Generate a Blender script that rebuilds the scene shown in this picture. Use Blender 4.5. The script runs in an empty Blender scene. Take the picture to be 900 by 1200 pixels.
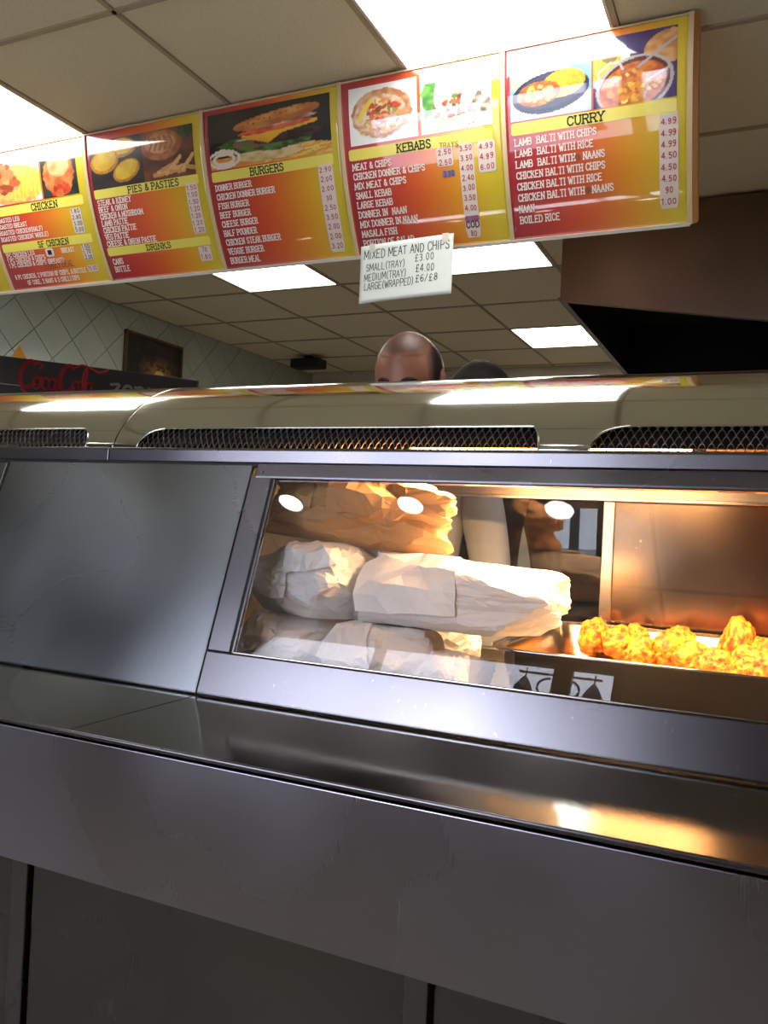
import bpy, bmesh, math, random
import numpy as np
from mathutils import Vector, Matrix, noise

random.seed(7)
PI = math.pi
SC = bpy.context.scene
COL = SC.collection
R = math.radians

# ------------------------------------------------------------------ camera
cam_d = bpy.data.cameras.new('camera')
cam = bpy.data.objects.new('camera', cam_d)
COL.objects.link(cam)
SC.camera = cam
cam_d.sensor_fit = 'VERTICAL'
cam_d.sensor_height = 32.0
cam_d.lens = 32.0 * 979.0 / 1200.0
cam_d.clip_start = 0.02
Rm = Matrix(((0.9060, -0.0383, 0.4215), (0.4206, -0.0320, -0.9067), (0.0482, 0.9988, -0.0129)))
cam.matrix_world = Matrix.Translation((0, 0, 1.25)) @ Rm.to_4x4()

# ------------------------------------------------------------------ world, exposure
W = bpy.data.worlds.new('dusk_sky')
SC.world = W
W.use_nodes = True
bg = W.node_tree.nodes['Background']
bg.inputs['Color'].default_value = (0.80, 0.81, 0.95, 1)
bg.inputs['Strength'].default_value = 7.0
SC.view_settings.view_transform = 'Standard'
SC.view_settings.look = 'None'
SC.view_settings.gamma = 1
SC.view_settings.use_curve_mapping = False
SC.view_settings.exposure = 0.22
PANEL_EMIT = 8.0      # fluorescent ceiling panels
SPOT_EMIT = 14.0      # round downlights by the shopfront
HEAT_W = 17.0          # each heat lamp

# ------------------------------------------------------------------ materials
def lin(c):
    return tuple(((x / 255) / 12.92 if x / 255 <= 0.04045 else ((x / 255 + 0.055) / 1.055) ** 2.4) for x in c)

def mat(name, rgb=(128, 128, 128), rough=0.5, metal=0.0, noise_amt=0.0, noise_scale=20, bump=0.0, bump_scale=60,
        coat=0.0, rough_var=0.0, emit=None, emit_s=0.0, spec=0.5, sss=0.0, second=None, coords='Object', stretch=(1, 1, 1), detail=4, attr=None, thr=None):
    m = bpy.data.materials.new(name)
    m.use_nodes = True
    nt = m.node_tree
    b = nt.nodes['Principled BSDF']
    c = lin(rgb) + (1,)
    b.inputs['Base Color'].default_value = c
    b.inputs['Roughness'].default_value = rough
    b.inputs['Metallic'].default_value = metal
    b.inputs['Specular IOR Level'].default_value = spec
    if coat:
        b.inputs['Coat Weight'].default_value = coat
        b.inputs['Coat Roughness'].default_value = 0.03
        b.inputs['Coat IOR'].default_value = 1.5 + .4 * (coat >= 1)
    if sss:
        b.inputs['Subsurface Weight'].default_value = sss
        b.inputs['Subsurface Radius'].default_value = (0.01, 0.004, 0.002)
        b.inputs['Subsurface Scale'].default_value = 0.5
    if emit:
        b.inputs['Emission Color'].default_value = lin(emit) + (1,)
        b.inputs['Emission Strength'].default_value = emit_s
    if attr:
        a = nt.nodes.new('ShaderNodeAttribute'); a.attribute_name = attr
        nt.links.new(a.outputs['Color'], b.inputs['Base Color'])
    if noise_amt or bump or rough_var or second:
        tc = nt.nodes.new('ShaderNodeTexCoord')
        mp = nt.nodes.new('ShaderNodeMapping')
        mp.inputs['Scale'].default_value = stretch
        nt.links.new(tc.outputs[coords], mp.inputs['Vector'])
        n = nt.nodes.new('ShaderNodeTexNoise')
        n.inputs['Scale'].default_value = noise_scale
        n.inputs['Detail'].default_value = detail
        nt.links.new(mp.outputs[0], n.inputs['Vector'])
        if noise_amt or second:
            mx = nt.nodes.new('ShaderNodeMix'); mx.data_type = 'RGBA'
            c2 = lin(second) + (1,) if second else tuple(x * (1 - noise_amt) for x in c[:3]) + (1,)
            mx.inputs[6].default_value = c
            mx.inputs[7].default_value = c2
            rp = nt.nodes.new('ShaderNodeMapRange')
            lo, hi = thr if thr else (0.35, 0.65)
            rp.inputs['From Min'].default_value = lo
            rp.inputs['From Max'].default_value = hi
            nt.links.new(n.outputs['Fac'], rp.inputs['Value'])
            nt.links.new(rp.outputs[0], mx.inputs[0])
            nt.links.new(mx.outputs[2], b.inputs['Base Color'])
        if rough_var:
            rr = nt.nodes.new('ShaderNodeMapRange')
            rr.inputs['From Min'].default_value = 0.3
            rr.inputs['From Max'].default_value = 0.7
            rr.inputs['To Min'].default_value = max(0.02, rough - rough_var)
            rr.inputs['To Max'].default_value = rough + rough_var
            nt.links.new(n.outputs['Fac'], rr.inputs['Value'])
            nt.links.new(rr.outputs[0], b.inputs['Roughness'])
        if bump:
            n2 = nt.nodes.new('ShaderNodeTexNoise')
            n2.inputs['Scale'].default_value = bump_scale
            n2.inputs['Detail'].default_value = 3
            nt.links.new(mp.outputs[0], n2.inputs['Vector'])
            bp = nt.nodes.new('ShaderNodeBump')
            bp.inputs['Strength'].default_value = bump
            bp.inputs['Distance'].default_value = 0.002
            nt.links.new(n2.outputs['Fac'], bp.inputs['Height'])
            nt.links.new(bp.outputs[0], b.inputs['Normal'])
    return m

def steel(name, rgb, rough, grain=(2, 60, 60), aniso=0.0, bump=0.02, wear=0.06, scratch=0.0, wave=0.0, metal=1.0):
    """brushed stainless: fine grain stretched along the sheet, smeary wear, a few scratches, faint dents"""
    m = bpy.data.materials.new(name); m.use_nodes = True
    nt = m.node_tree; b = nt.nodes['Principled BSDF']; L = nt.links
    b.inputs['Metallic'].default_value = metal
    b.inputs['Anisotropic'].default_value = aniso
    tc = nt.nodes.new('ShaderNodeTexCoord')
    mp = nt.nodes.new('ShaderNodeMapping'); mp.inputs['Scale'].default_value = grain
    L.new(tc.outputs['Object'], mp.inputs['Vector'])
    g = nt.nodes.new('ShaderNodeTexNoise'); g.inputs['Scale'].default_value = 12; g.inputs['Detail'].default_value = 5
    L.new(mp.outputs[0], g.inputs['Vector'])
    s = nt.nodes.new('ShaderNodeTexNoise'); s.inputs['Scale'].default_value = 3.5; s.inputs['Detail'].default_value = 1.5; s.inputs['Roughness'].default_value = 0.5
    L.new(tc.outputs['Object'], s.inputs['Vector'])
    r1 = nt.nodes.new('ShaderNodeMapRange')
    r1.inputs['From Min'].default_value = 0.3; r1.inputs['From Max'].default_value = 0.7
    r1.inputs['To Min'].default_value = max(0.03, rough - wear); r1.inputs['To Max'].default_value = rough + wear
    L.new(s.outputs['Fac'], r1.inputs['Value'])
    ad = nt.nodes.new('ShaderNodeMath'); ad.operation = 'MULTIPLY_ADD'
    L.new(g.outputs['Fac'], ad.inputs[0]); ad.inputs[1].default_value = wear * 0.25
    L.new(r1.outputs[0], ad.inputs[2]); L.new(ad.outputs[0], b.inputs['Roughness'])
    mx = nt.nodes.new('ShaderNodeMix'); mx.data_type = 'RGBA'
    c = lin(rgb)
    mx.inputs[6].default_value = c + (1,)
    mx.inputs[7].default_value = tuple(x * 0.9 for x in c) + (1,)
    L.new(s.outputs['Fac'], mx.inputs[0])
    last = mx.outputs[2]
    if scratch:
        mp2 = nt.nodes.new('ShaderNodeMapping'); mp2.inputs['Scale'].default_value = (60, 4, 30); mp2.inputs['Rotation'].default_value = (0.2, 0.3, 0.6)
        L.new(tc.outputs['Object'], mp2.inputs['Vector'])
        v = nt.nodes.new('ShaderNodeTexNoise'); v.inputs['Scale'].default_value = 3; v.inputs['Detail'].default_value = 2
        L.new(mp2.outputs[0], v.inputs['Vector'])
        th = nt.nodes.new('ShaderNodeMapRange'); th.inputs['From Min'].default_value = 0.70; th.inputs['From Max'].default_value = 0.74
        th.inputs['To Max'].default_value = scratch
        L.new(v.outputs['Fac'], th.inputs['Value'])
        m2 = nt.nodes.new('ShaderNodeMix'); m2.data_type = 'RGBA'
        L.new(th.outputs[0], m2.inputs[0]); L.new(last, m2.inputs[6]); m2.inputs[7].default_value = (0.9, 0.88, 0.85, 1)
        last = m2.outputs[2]
    L.new(last, b.inputs['Base Color'])
    bp = nt.nodes.new('ShaderNodeBump'); bp.inputs['Strength'].default_value = bump; bp.inputs['Distance'].default_value = 0.001
    L.new(g.outputs['Fac'], bp.inputs['Height'])
    if wave:
        w = nt.nodes.new('ShaderNodeTexNoise'); w.inputs['Scale'].default_value = 3.0; w.inputs['Detail'].default_value = 1
        L.new(tc.outputs['Object'], w.inputs['Vector'])
        b2 = nt.nodes.new('ShaderNodeBump'); b2.inputs['Strength'].default_value = wave; b2.inputs['Distance'].default_value = 0.01
        L.new(w.outputs['Fac'], b2.inputs['Height']); L.new(bp.outputs[0], b2.inputs['Normal'])
        L.new(b2.outputs[0], b.inputs['Normal'])
    else:
        L.new(bp.outputs[0], b.inputs['Normal'])
    return m

M = {}
M['ledge'] = steel('ledge_steel', (216, 216, 210), 0.11, (2, 40, 40), wear=0.05, scratch=0.35, wave=0.08, bump=.006)
M['apron'] = steel('apron_steel', (176, 176, 188), 0.28, (40, 2, 1), wear=0.07, bump=0)
M['front'] = steel('front_steel', (158, 164, 170), 0.25, (2, 30, 30), wear=0.06, scratch=0.12, bump=0)
M['frame'] = steel('frame_steel', (132, 131, 138), 0.25, (2, 30, 30), wear=0.05, scratch=0.12, bump=0)
M['hood'] = steel('polished_cover_steel', (226, 230, 222), 0.075, (1, 30, 30), wear=0.025, bump=0.01, wave=0.05)
M['inner'] = steel('cabinet_inner_steel', (150, 146, 140), 0.3, (2, 40, 40), wear=0.08)
M['cabinet'] = steel('lower_cabinet_steel', (120, 122, 124), 0.2, (40, 2, 1), wear=0.08, bump=0, wave=.3)
M['tray'] = steel('tray_steel', (190, 186, 180), 0.2, (2, 40, 40), wear=0.05)
M['canopy'] = steel('canopy_steel', (118, 106, 96), 0.42, (40, 2, 1), wear=0.06)
M['mesh'] = steel('vent_mesh_steel', (190, 190, 188), 0.45, (20, 20, 20))
M['dark'] = mat('matt_black', (16, 16, 17), 0.7)  # plain near-black, one even colour
M['canopy_in'] = mat('dull_dark_metal', (38, 36, 36), 0.45, metal=0.6)  # plain dark metal, one even colour
M['tile'] = mat('ceiling_tile_mat', (232, 220, 190), 0.85, noise_amt=0.12, noise_scale=160, bump=0.5, bump_scale=320)
M['grid'] = mat('ceiling_grid_mat', (174, 158, 130), 0.6)
M['walltile'] = mat('wall_tile_glaze', (176, 186, 172), 0.16, noise_amt=0.06, noise_scale=5)
M['grout'] = mat('grout', (92, 94, 84), 0.9)
M['plaster'] = mat('plaster', (214, 206, 186), 0.9, noise_amt=0.1, noise_scale=6)
M['wood'] = mat('brown_door_wood', (110, 74, 48), 0.5, noise_amt=0.35, noise_scale=6, stretch=(1, 1, 0.1))
M['floor'] = mat('floor_tile', (214, 206, 192), 0.5, noise_amt=0.2, noise_scale=3)
M['trim'] = mat('board_trim_cream', (216, 190, 150), 0.35, coat=0.3)
M['trimw'] = mat('board_trim_white', (222, 214, 200), 0.35)
M['paint'] = mat('board_print', attr='Col', rough=0.3, coat=1.0)
M['paint_matt'] = mat('picture_print', attr='Col', rough=0.4, coat=0.4)
M['band'] = mat('yellow_band_print', (240, 226, 96), 0.4, coat=0.6)
M['white_ink'] = mat('white_ink', (245, 235, 225), 0.5)
M['black_ink'] = mat('black_ink', (22, 18, 14), 0.5)
M['red_ink'] = mat('red_ink', (176, 44, 44), 0.5)
M['sticker'] = mat('price_sticker', (232, 216, 206), 0.5)
M['purple'] = mat('purple_sticker', (150, 120, 160), 0.5)
M['bluegrey_ink'] = mat('bluegrey_ink', (60, 66, 84), 0.5)
M['brown_dot'] = mat('brown_dot', (140, 84, 56), 0.6)
M['paper'] = mat('sign_paper', (232, 240, 232), 0.8)
M['pen'] = mat('marker_pen', (30, 34, 36), 0.6)
M['wrap'] = mat('white_wrap_paper', (240, 235, 232), 0.42, noise_amt=0.06, noise_scale=14, bump=0.15, bump_scale=50, spec=0.5)
M['kraft'] = mat('brown_kraft_paper', (182, 138, 90), 0.65, noise_amt=0.12, noise_scale=16, bump=0.2, bump_scale=70)
M['chicken'] = mat('fried_chicken_crust', (232, 146, 30), 0.5, second=(166, 66, 12), noise_scale=2.7, bump=1.0, bump_scale=9, detail=8, thr=(0.44, 0.62))
M['crumb'] = mat('dark_crumb', (120, 44, 12), 0.6)
M['fridge'] = mat('fridge_black', (10, 11, 13), 0.5)
M['fridge_red'] = mat('header_red', (156, 34, 44), 0.4)
M['fridge_grey'] = mat('header_grey', (120, 122, 124), 0.4)
M['picframe'] = mat('picture_frame_wood', (92, 62, 38), 0.4, noise_amt=0.3, noise_scale=30)
M['skin'] = mat('skin', (152, 100, 78), 0.42, noise_amt=0.12, noise_scale=26, bump=0.15, bump_scale=300, sss=0.12)
M['hair'] = mat('cropped_dark_hair', (30, 23, 19), 0.75, bump=0.8, bump_scale=500)
M['stubble'] = mat('thin_cropped_hair', (92, 60, 46), 0.33, second=(140, 94, 74), noise_scale=90, bump=0.3, bump_scale=500)
M['shirt'] = mat('white_work_shirt', (205, 208, 214), 0.85, noise_amt=0.08, noise_scale=8, bump=0.5, bump_scale=12)
M['darkshirt'] = mat('dark_work_shirt', (20, 23, 30), 0.85)
M['trousers'] = mat('dark_trousers', (30, 30, 34), 0.85)
M['eyewhite'] = mat('eye_white', (225, 220, 212), 0.2)
M['iris'] = mat('iris', (40, 26, 18), 0.15)
M['iron'] = mat('black_iron', (12, 12, 14), 0.5)
M['leaf'] = mat('tree_leaf', (28, 42, 30), 0.8, noise_amt=0.5, noise_scale=3)
M['bark'] = mat('tree_bark', (50, 40, 32), 0.9)
M['street'] = mat('pavement', (170, 170, 174), 0.9, noise_amt=0.2, noise_scale=2)
M['shopframe'] = mat('window_frame_grey', (60, 60, 64), 0.4)
M['yellow_card'] = mat('yellow_card', (214, 150, 40), 0.6)
M['rubber'] = mat('black_seal', (20, 20, 20), 0.6)
M['hinge'] = steel('hinge_steel', (150, 150, 150), 0.3)

m = bpy.data.materials.new('light_diffuser'); m.use_nodes = True; M['panel'] = m
b = m.node_tree.nodes['Principled BSDF']; b.inputs['Base Color'].default_value = (0.9, 0.9, 0.9, 1)
b.inputs['Emission Color'].default_value = (1.0, 0.97, 0.93, 1); b.inputs['Emission Strength'].default_value = PANEL_EMIT
M['spot'] = mat('downlight_lens', (240, 240, 240), emit=(255, 250, 245), emit_s=SPOT_EMIT)
M['quartz'] = mat('heat_lamp_tube', (255, 190, 110), emit=(255, 170, 84), emit_s=30)

m = bpy.data.materials.new('display_glass'); m.use_nodes = True; M['glass'] = m
nt = m.node_tree; nt.nodes.clear()
out = nt.nodes.new('ShaderNodeOutputMaterial'); mixs = nt.nodes.new('ShaderNodeMixShader')
tr = nt.nodes.new('ShaderNodeBsdfTransparent'); gl = nt.nodes.new('ShaderNodeBsdfGlossy'); fr = nt.nodes.new('ShaderNodeFresnel')
gl.inputs['Roughness'].default_value = 0.0; fr.inputs['IOR'].default_value = 1.5
tr.inputs['Color'].default_value = (0.97, 0.98, 0.98, 1)
nt.links.new(fr.outputs[0], mixs.inputs[0]); nt.links.new(tr.outputs[0], mixs.inputs[1]); nt.links.new(gl.outputs[0], mixs.inputs[2])
nt.links.new(mixs.outputs[0], out.inputs[0])

# ------------------------------------------------------------------ mesh helpers
def tag(o, label=None, cat=None, group=None, kind=None):
    if label: o['label'] = label
    if cat: o['category'] = cat
    if group: o['group'] = group
    if kind: o['kind'] = kind
    return o

def empty(name, loc=(0, 0, 0), rz=0.0):
    o = bpy.data.objects.new(name, None)
    COL.objects.link(o); o.location = loc; o.rotation_euler = (0, 0, rz)
    o.empty_display_size = 0.05
    return o

class MB:
    """collects shapes, builds ONE mesh object"""
    def __init__(self):
        self.v = []; self.f = []; self.c = None
    def add(self, vs, fs):
        k = len(self.v)
        self.v += [tuple(x) for x in vs]
        self.f += [tuple(i + k for i in q) for q in fs]
        return self
    def box(self, lo, hi, mtx=None):
        x0, y0, z0 = lo; x1, y1, z1 = hi
        vs = [(x0, y0, z0), (x1, y0, z0), (x1, y1, z0), (x0, y1, z0), (x0, y0, z1), (x1, y0, z1), (x1, y1, z1), (x0, y1, z1)]
        if mtx is not None: vs = [mtx @ Vector(p) for p in vs]
        return self.add(vs, [(0, 3, 2, 1), (4, 5, 6, 7), (0, 1, 5, 4), (1, 2, 6, 5), (2, 3, 7, 6), (3, 0, 4, 7)])
    def prism(self, poly, axis, a, b):
        """extrude a 2D polygon along axis 0/1/2 between a and b"""
        n = len(poly)
        def P(p, t):
            return {0: (t, p[0], p[1]), 1: (p[0], t, p[1]), 2: (p[0], p[1], t)}[axis]
        vs = [P(p, a) for p in poly] + [P(p, b) for p in poly]
        fs = [tuple(range(n))[::-1], tuple(range(n, 2 * n))] + [(i, (i + 1) % n, n + (i + 1) % n, n + i) for i in range(n)]
        return self.add(vs, fs)
    def tube(self, pts, r, seg=10, closed=False, cap=True):
        pts = [Vector(p) for p in pts]; n = len(pts)
        rs = r if isinstance(r, (list, tuple)) else [r] * n
        vs = []; up = Vector((0, 0, 1))
        for i, p in enumerate(pts):
            a = pts[(i - 1) % n] if (closed or i > 0) else p
            c = pts[(i + 1) % n] if (closed or i < n - 1) else p
            t = (c - a).normalized()
            u = t.cross(up)
            if u.length < 1e-3: u = t.cross(Vector((0, 1, 0)))
            u.normalize(); w = u.cross(t).normalized()
            for k in range(seg):
                an = 2 * PI * k / seg
                vs.append(p + (u * math.cos(an) + w * math.sin(an)) * rs[i])
        fs = []
        for i in range(n if closed else n - 1):
            j = (i + 1) % n
            for k in range(seg):
                l = (k + 1) % seg
                fs.append((i * seg + k, i * seg + l, j * seg + l, j * seg + k))
        if cap and not closed:
            fs.append(tuple(range(seg))[::-1]); fs.append(tuple((n - 1) * seg + k for k in range(seg)))
        return self.add(vs, fs)
    def grid(self, fn, nu, nv, flip=False):
        vs = [fn(i / nu, j / nv) for j in range(nv + 1) for i in range(nu + 1)]
        fs = []
        for j in range(nv):
            for i in range(nu):
                a = j * (nu + 1) + i
                q = (a, a + 1, a + nu + 2, a + nu + 1)
                fs.append(q[::-1] if flip else q)
        return self.add(vs, fs)
    def ball(self, c, r, nu=16, nv=10, mtx=None):
        rx, ry, rz = r if isinstance(r, (tuple, list)) else (r, r, r)
        vs = []
        for j in range(1, nv):
            th = PI * j / nv
            for i in range(nu):
                ph = 2 * PI * i / nu
                vs.append((rx * math.sin(th) * math.cos(ph), ry * math.sin(th) * math.sin(ph), rz * math.cos(th)))
        vs += [(0, 0, rz), (0, 0, -rz)]
        fs = []
        for j in range(nv - 2):
            for i in range(nu):
                k = (i + 1) % nu
                fs.append((j * nu + i, (j + 1) * nu + i, (j + 1) * nu + k, j * nu + k))
        T = len(vs) - 2; B = len(vs) - 1
        for i in range(nu):
            k = (i + 1) % nu
            fs.append((T, i, k)); fs.append((B, (nv - 2) * nu + k, (nv - 2) * nu + i))
        vs = [Vector(v) + Vector(c) if mtx is None else mtx @ Vector(v) for v in vs]
        return self.add(vs, fs)
    def build(self, name, m, parent=None, smooth=False, bevel=0.0, label=None, loc=None, solid=0.0, kind=None, seg=2, sub=0):
        me = bpy.data.meshes.new(name)
        me.from_pydata(self.v, [], self.f)
        if m is not None: me.materials.append(m)
        if smooth:
            me.polygons.foreach_set('use_smooth', [True] * len(me.polygons))
        me.update()
        o = bpy.data.objects.new(name, me)
        COL.objects.link(o)
        if parent is not None: o.parent = parent
        if loc is not None: o.location = loc
        if solid:
            s = o.modifiers.new('solid', 'SOLIDIFY'); s.thickness = solid; s.offset = -1
        if bevel:
            bv = o.modifiers.new('bevel', 'BEVEL'); bv.width = bevel; bv.segments = seg; bv.limit_method = 'ANGLE'; bv.angle_limit = R(35)
        if sub:
            ss = o.modifiers.new('sub', 'SUBSURF'); ss.levels = sub; ss.render_levels = sub
        if label: o['label'] = label
        if kind: o['kind'] = kind
        return o

def box(name, lo, hi, m, parent=None, bevel=0.0, **k):
    return MB().box(lo, hi).build(name, m, parent, bevel=bevel, **k)

def copy_tree(o, parent=None):
    c = o.copy(); COL.objects.link(c)
    c.parent = parent
    for ch in list(o.children):
        copy_tree(ch, c)
    return c

# ================================================================== THE ROOM
XL, XR, YF, YB, ZC = -3.81, 1.99, -1.358, 6.53, 2.55
GX0, GY0, T = -1.61, 1.642, 0.6

def struct(o):
    o['kind'] = 'structure'; return o

struct(box('floor', (XL - .1, YF - .1, -0.08), (XR + .1, YB + .1, 0.0), M['floor']))
wl = struct(box('wall_left', (XL - 0.12, YF - .1, 0), (XL - 0.012, YB + .1, ZC + .06), M['grout']))
struct(box('wall_right', (XR + .0, YF - .1, 0), (XR + .1, YB + .1, ZC + .06), M['plaster']))
struct(box('wall_back', (XL - .1, YB, 0), (XR + .1, YB + .1, ZC + .06), M['plaster']))

# diagonal glazed tiles on the left wall: each visible tile its own piece
def clip(poly, ax, v, keep_less):
    out = []
    for i in range(len(poly)):
        a, b_ = poly[i], poly[(i + 1) % len(poly)]
        ina = (a[ax] <= v) if keep_less else (a[ax] >= v)
        inb = (b_[ax] <= v) if keep_less else (b_[ax] >= v)
        if ina: out.append(a)
        if ina != inb:
            t = (v - a[ax]) / (b_[ax] - a[ax])
            out.append(tuple(a[k] + (b_[k] - a[k]) * t for k in range(2)))
    return out
hd = 0.142; gp = 0.0022
tile_full = None
lowmb = MB()
for j in range(-18, 3):
    for i in range(-36, 24):
        if (i + j) % 2 == 0: continue
        cy_, cz_ = 3.549 + hd * i, 2.39 + hd * j
        h_ = hd - gp
        poly = [(cy_ - h_, cz_), (cy_, cz_ - h_), (cy_ + h_, cz_), (cy_, cz_ + h_)]
        near = cz_ > 1.75 and cy_ > 2.2
        full = cz_ + h_ < ZC and cz_ - h_ > 0 and cy_ - h_ > YF and cy_ + h_ < YB
        if not full:
            poly = clip(poly, 1, ZC - .002, True)
            if len(poly) >= 3: poly = clip(poly, 1, 0.002, False)
            if len(poly) >= 3: poly = clip(poly, 0, YB - .002, True)
            if len(poly) >= 3: poly = clip(poly, 0, YF + .002, False)
            if len(poly) < 3: continue
        jit = random.uniform(-0.0006, 0.0006)
        if near:
            if full:
                if tile_full is None:
                    mb = MB(); mb.prism([(-h_, 0), (0, -h_), (h_, 0), (0, h_)], 0, -0.012, 0.0)
                    o = mb.build('tile', M['walltile'], wl, bevel=0.0012, seg=1); tile_full = o
                else:
                    o = tile_full.copy(); COL.objects.link(o)
                o.parent = wl; o.location = (XL + jit, cy_, cz_)
                o.rotation_euler = (0, random.uniform(-.003, .003), random.uniform(-.004, .004))
            else:
                MB().prism(poly, 0, XL - 0.012, XL + jit).build('tile', M['walltile'], wl, bevel=0.0012, seg=1)
        else:
            lowmb.prism(poly, 0, XL - 0.012, XL + jit)
lowmb.build('tiling', M['walltile'], wl, kind='stuff')

# ceiling: grid bars with separate lay-in tiles, light panels in some cells
gmb = MB()
kx0, kx1, ky0, ky1 = -4, 6, -5, 9
for k in range(kx0, kx1 + 1):
    x = GX0 + T * k
    if XL < x <= XR + .01: gmb.box((x - .007, YF, ZC - .002), (x + .007, YB, ZC + .03))
for k in range(ky0, ky1 + 1):
    y = GY0 + T * k
    if YF - .01 <= y < YB: gmb.box((XL, y - .008, ZC - .002), (XR, y + .008, ZC + .03))
gmb.box((XL, YF, ZC + .035), (XR, YB, ZC + .06))
gmb.box((XL - .001, YF, ZC - .002), (XL + .018, YB, ZC + .0))
ceiling = struct(gmb.build('ceiling', M['grid']))
light_cells = {(-2, 0), (1, 0), (4, 0), (-2, 3), (0, 3), (0, 6)}
spots_xy = [(-3.1, -.27), (-1.97, -.28), (-1.38, -.265), (-.75, -.26), (-.1, -.265), (.6, -.265), (1.3, -.265)]
spots_xy.remove((-.1, -.265))
tm = None
def light_panel(i, j, lbl):
    x, y = GX0 + T * i, GY0 + T * j
    t = empty('ceiling_light', (x + T / 2, y + T / 2, ZC))
    tag(t, lbl, 'ceiling light', 'square light panels in the ceiling')
    h = T / 2 - .009
    box('diffuser', (-h + .006, -h + .006, 0.004), (h - .006, h - .006, 0.012), M['panel'], t)
    f = MB()
    f.box((-h, -h, -.001), (-h + .008, h, .02)).box((h - .008, -h, -.001), (h, h, .02)).box((-h, -h, -.001), (h, -h + .008, .02)).box((-h, h - .008, -.001), (h, h, .02))
    f.build('frame', M['trimw'], t)
LL = {(-2, 0): 'bright square light panel above the chicken menu board at upper left', (1, 0): 'bright square light panel above the kebab menu board, top centre',
      (4, 0): 'light panel over the right end of the counter outside the picture', (-2, 3): 'light panel in the kitchen ceiling just under the burger menu board',
      (0, 3): 'light panel in the kitchen ceiling behind the handwritten sign', 
      (-2, 6): 'light panel at the far left back of the kitchen ceiling', (0, 6): 'light panel in the kitchen ceiling beside the left edge of the dark canopy',
      }
canopy_cells = set()
for j in range(ky0, ky1 + 1):
    for i in range(kx0, kx1):
        x0, x1 = max(XL + .001, GX0 + T * i), min(XR, GX0 + T * (i + 1))
        y0, y1 = GY0 + T * j, min(YB, GY0 + T * (j + 1))
        if y1 - y0 < .05 or x1 - x0 < .05: continue
        if (i, j) in light_cells:
            
            light_panel(i, j, LL[(i, j)]); continue
        w_, d_ = x1 - x0 - .017, y1 - y0 - .017
        if abs(w_ - T + .017) < 1e-4 and abs(d_ - T + .017) < 1e-4 and tm is not None:
            o = tm.copy(); COL.objects.link(o); o.location = ((x0 + x1) / 2, (y0 + y1) / 2, ZC + .004)
        else:
            o = MB().box((-w_ / 2, -d_ / 2, 0), (w_ / 2, d_ / 2, .012)).build('ceiling_tile', M['tile'], ceiling, loc=((x0 + x1) / 2, (y0 + y1) / 2, ZC + .004))
            if abs(w_ - T + .017) < 1e-4 and abs(d_ - T + .017) < 1e-4: tm = o
        o.parent = ceiling
        o.rotation_euler = (random.uniform(-.002, .002), random.uniform(-.002, .002), 0)

sp_l = ['far left', 'second from the left', 'third from the left', 'fourth from the left', 'fifth from the left', 'far right']
for k, (x, y) in enumerate(spots_xy):
    t = empty('downlight', (x, y, ZC)); tag(t, 'round white downlight over the shopfront, %s of the row' % sp_l[k], 'downlight', 'round downlights over the customer area')
    n = 28
    MB().prism([(math.cos(2 * PI * a / n) * .056, math.sin(2 * PI * a / n) * .056) for a in range(n)], 2, -.008, -.004).build('lens', M['spot'], t)
    rm = MB(); rm.tube([(math.cos(2 * PI * a / n) * .062, math.sin(2 * PI * a / n) * .062, -.004) for a in range(n)], .007, 6, closed=True)
    rm.build('bezel', M['trimw'], t, smooth=True)

# front wall with big shop window (behind the photographer, seen only in the reflections)
fw = MB()
WX0, WX1, WZ0, WZ1 = -2.78, -0.6, 1.0, 2.525
fw.box((XL, YF - .1, 0), (WX0, YF, ZC + .06)).box((WX1, YF - .1, 0), (XR, YF, ZC + .06))
fw.box((WX0, YF - .1, 0), (WX1, YF, WZ0)).box((WX0, YF - .1, WZ1), (WX1, YF, ZC + .06))
struct(fw.build('wall_front', mat('front_wall_paint', (150, 144, 136), 0.85)))
win = struct(MB().box((WX0, YF - .07, WZ0), (WX1, YF - .03, WZ0 + .05)).box((WX0, YF - .07, WZ1 - .03), (WX1, YF - .03, WZ1)).build('window_1', M['shopframe']))
for x in (WX0, -1.9, -0.935, WX1 - .05):
    box('mullion', (x, YF - .07, WZ0 + .05), (x + (.09 if x == -0.935 else .05), YF - .03, WZ1 - .03), M['shopframe'], win)
for a, b_ in ((WX0 + .05, -1.9), (-1.85, -.935), (-.845, WX1 - .05)):
    box('pane', (a, YF - .052, WZ0 + .05), (b_, YF - .048, WZ1 - .03), M['glass'], win)
struct(box('street_ground', (-60, -60, -.12), (60, YF - .1, -.03), M['street']))  # pavement of the street outside the shop

# street things reflected in the glass front
def street_lamp(x, y):
    t = empty('street_lamp', (x, y, -.03)); tag(t, 'black iron double-arm street lamp with scrolls outside the shop window', 'street lamp')
    MB().tube([(0, 0, 0), (0, 0, .5), (0, 0, 5.05)], [.12, .06, .04]).build('post', M['iron'], t, smooth=True)
    for s in (-1, 1):
        a = MB().tube([(0, 0, 4.98), (s * .46, 0, 4.98)], .014)
        a.tube([(s * (.10 + .13 * math.sin(q)), 0, 4.93 - .11 * (1 - math.cos(q))) for q in [k * .25 for k in range(11)]], .014)
        a.tube([(s * .38, 0, 5.03), (s * .38, 0, 4.90)], .01)
        arm = a.build('arm', M['iron'], t, smooth=True)
        MB().tube([(s * .38, 0, 4.92), (s * .38, 0, 4.86), (s * .38, 0, 4.76), (s * .38, 0, 4.73)], [.02, .06, .11, .05]).build('lantern', M['iron'], arm, smooth=True)
street_lamp(-2.05, -6.0)
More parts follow.
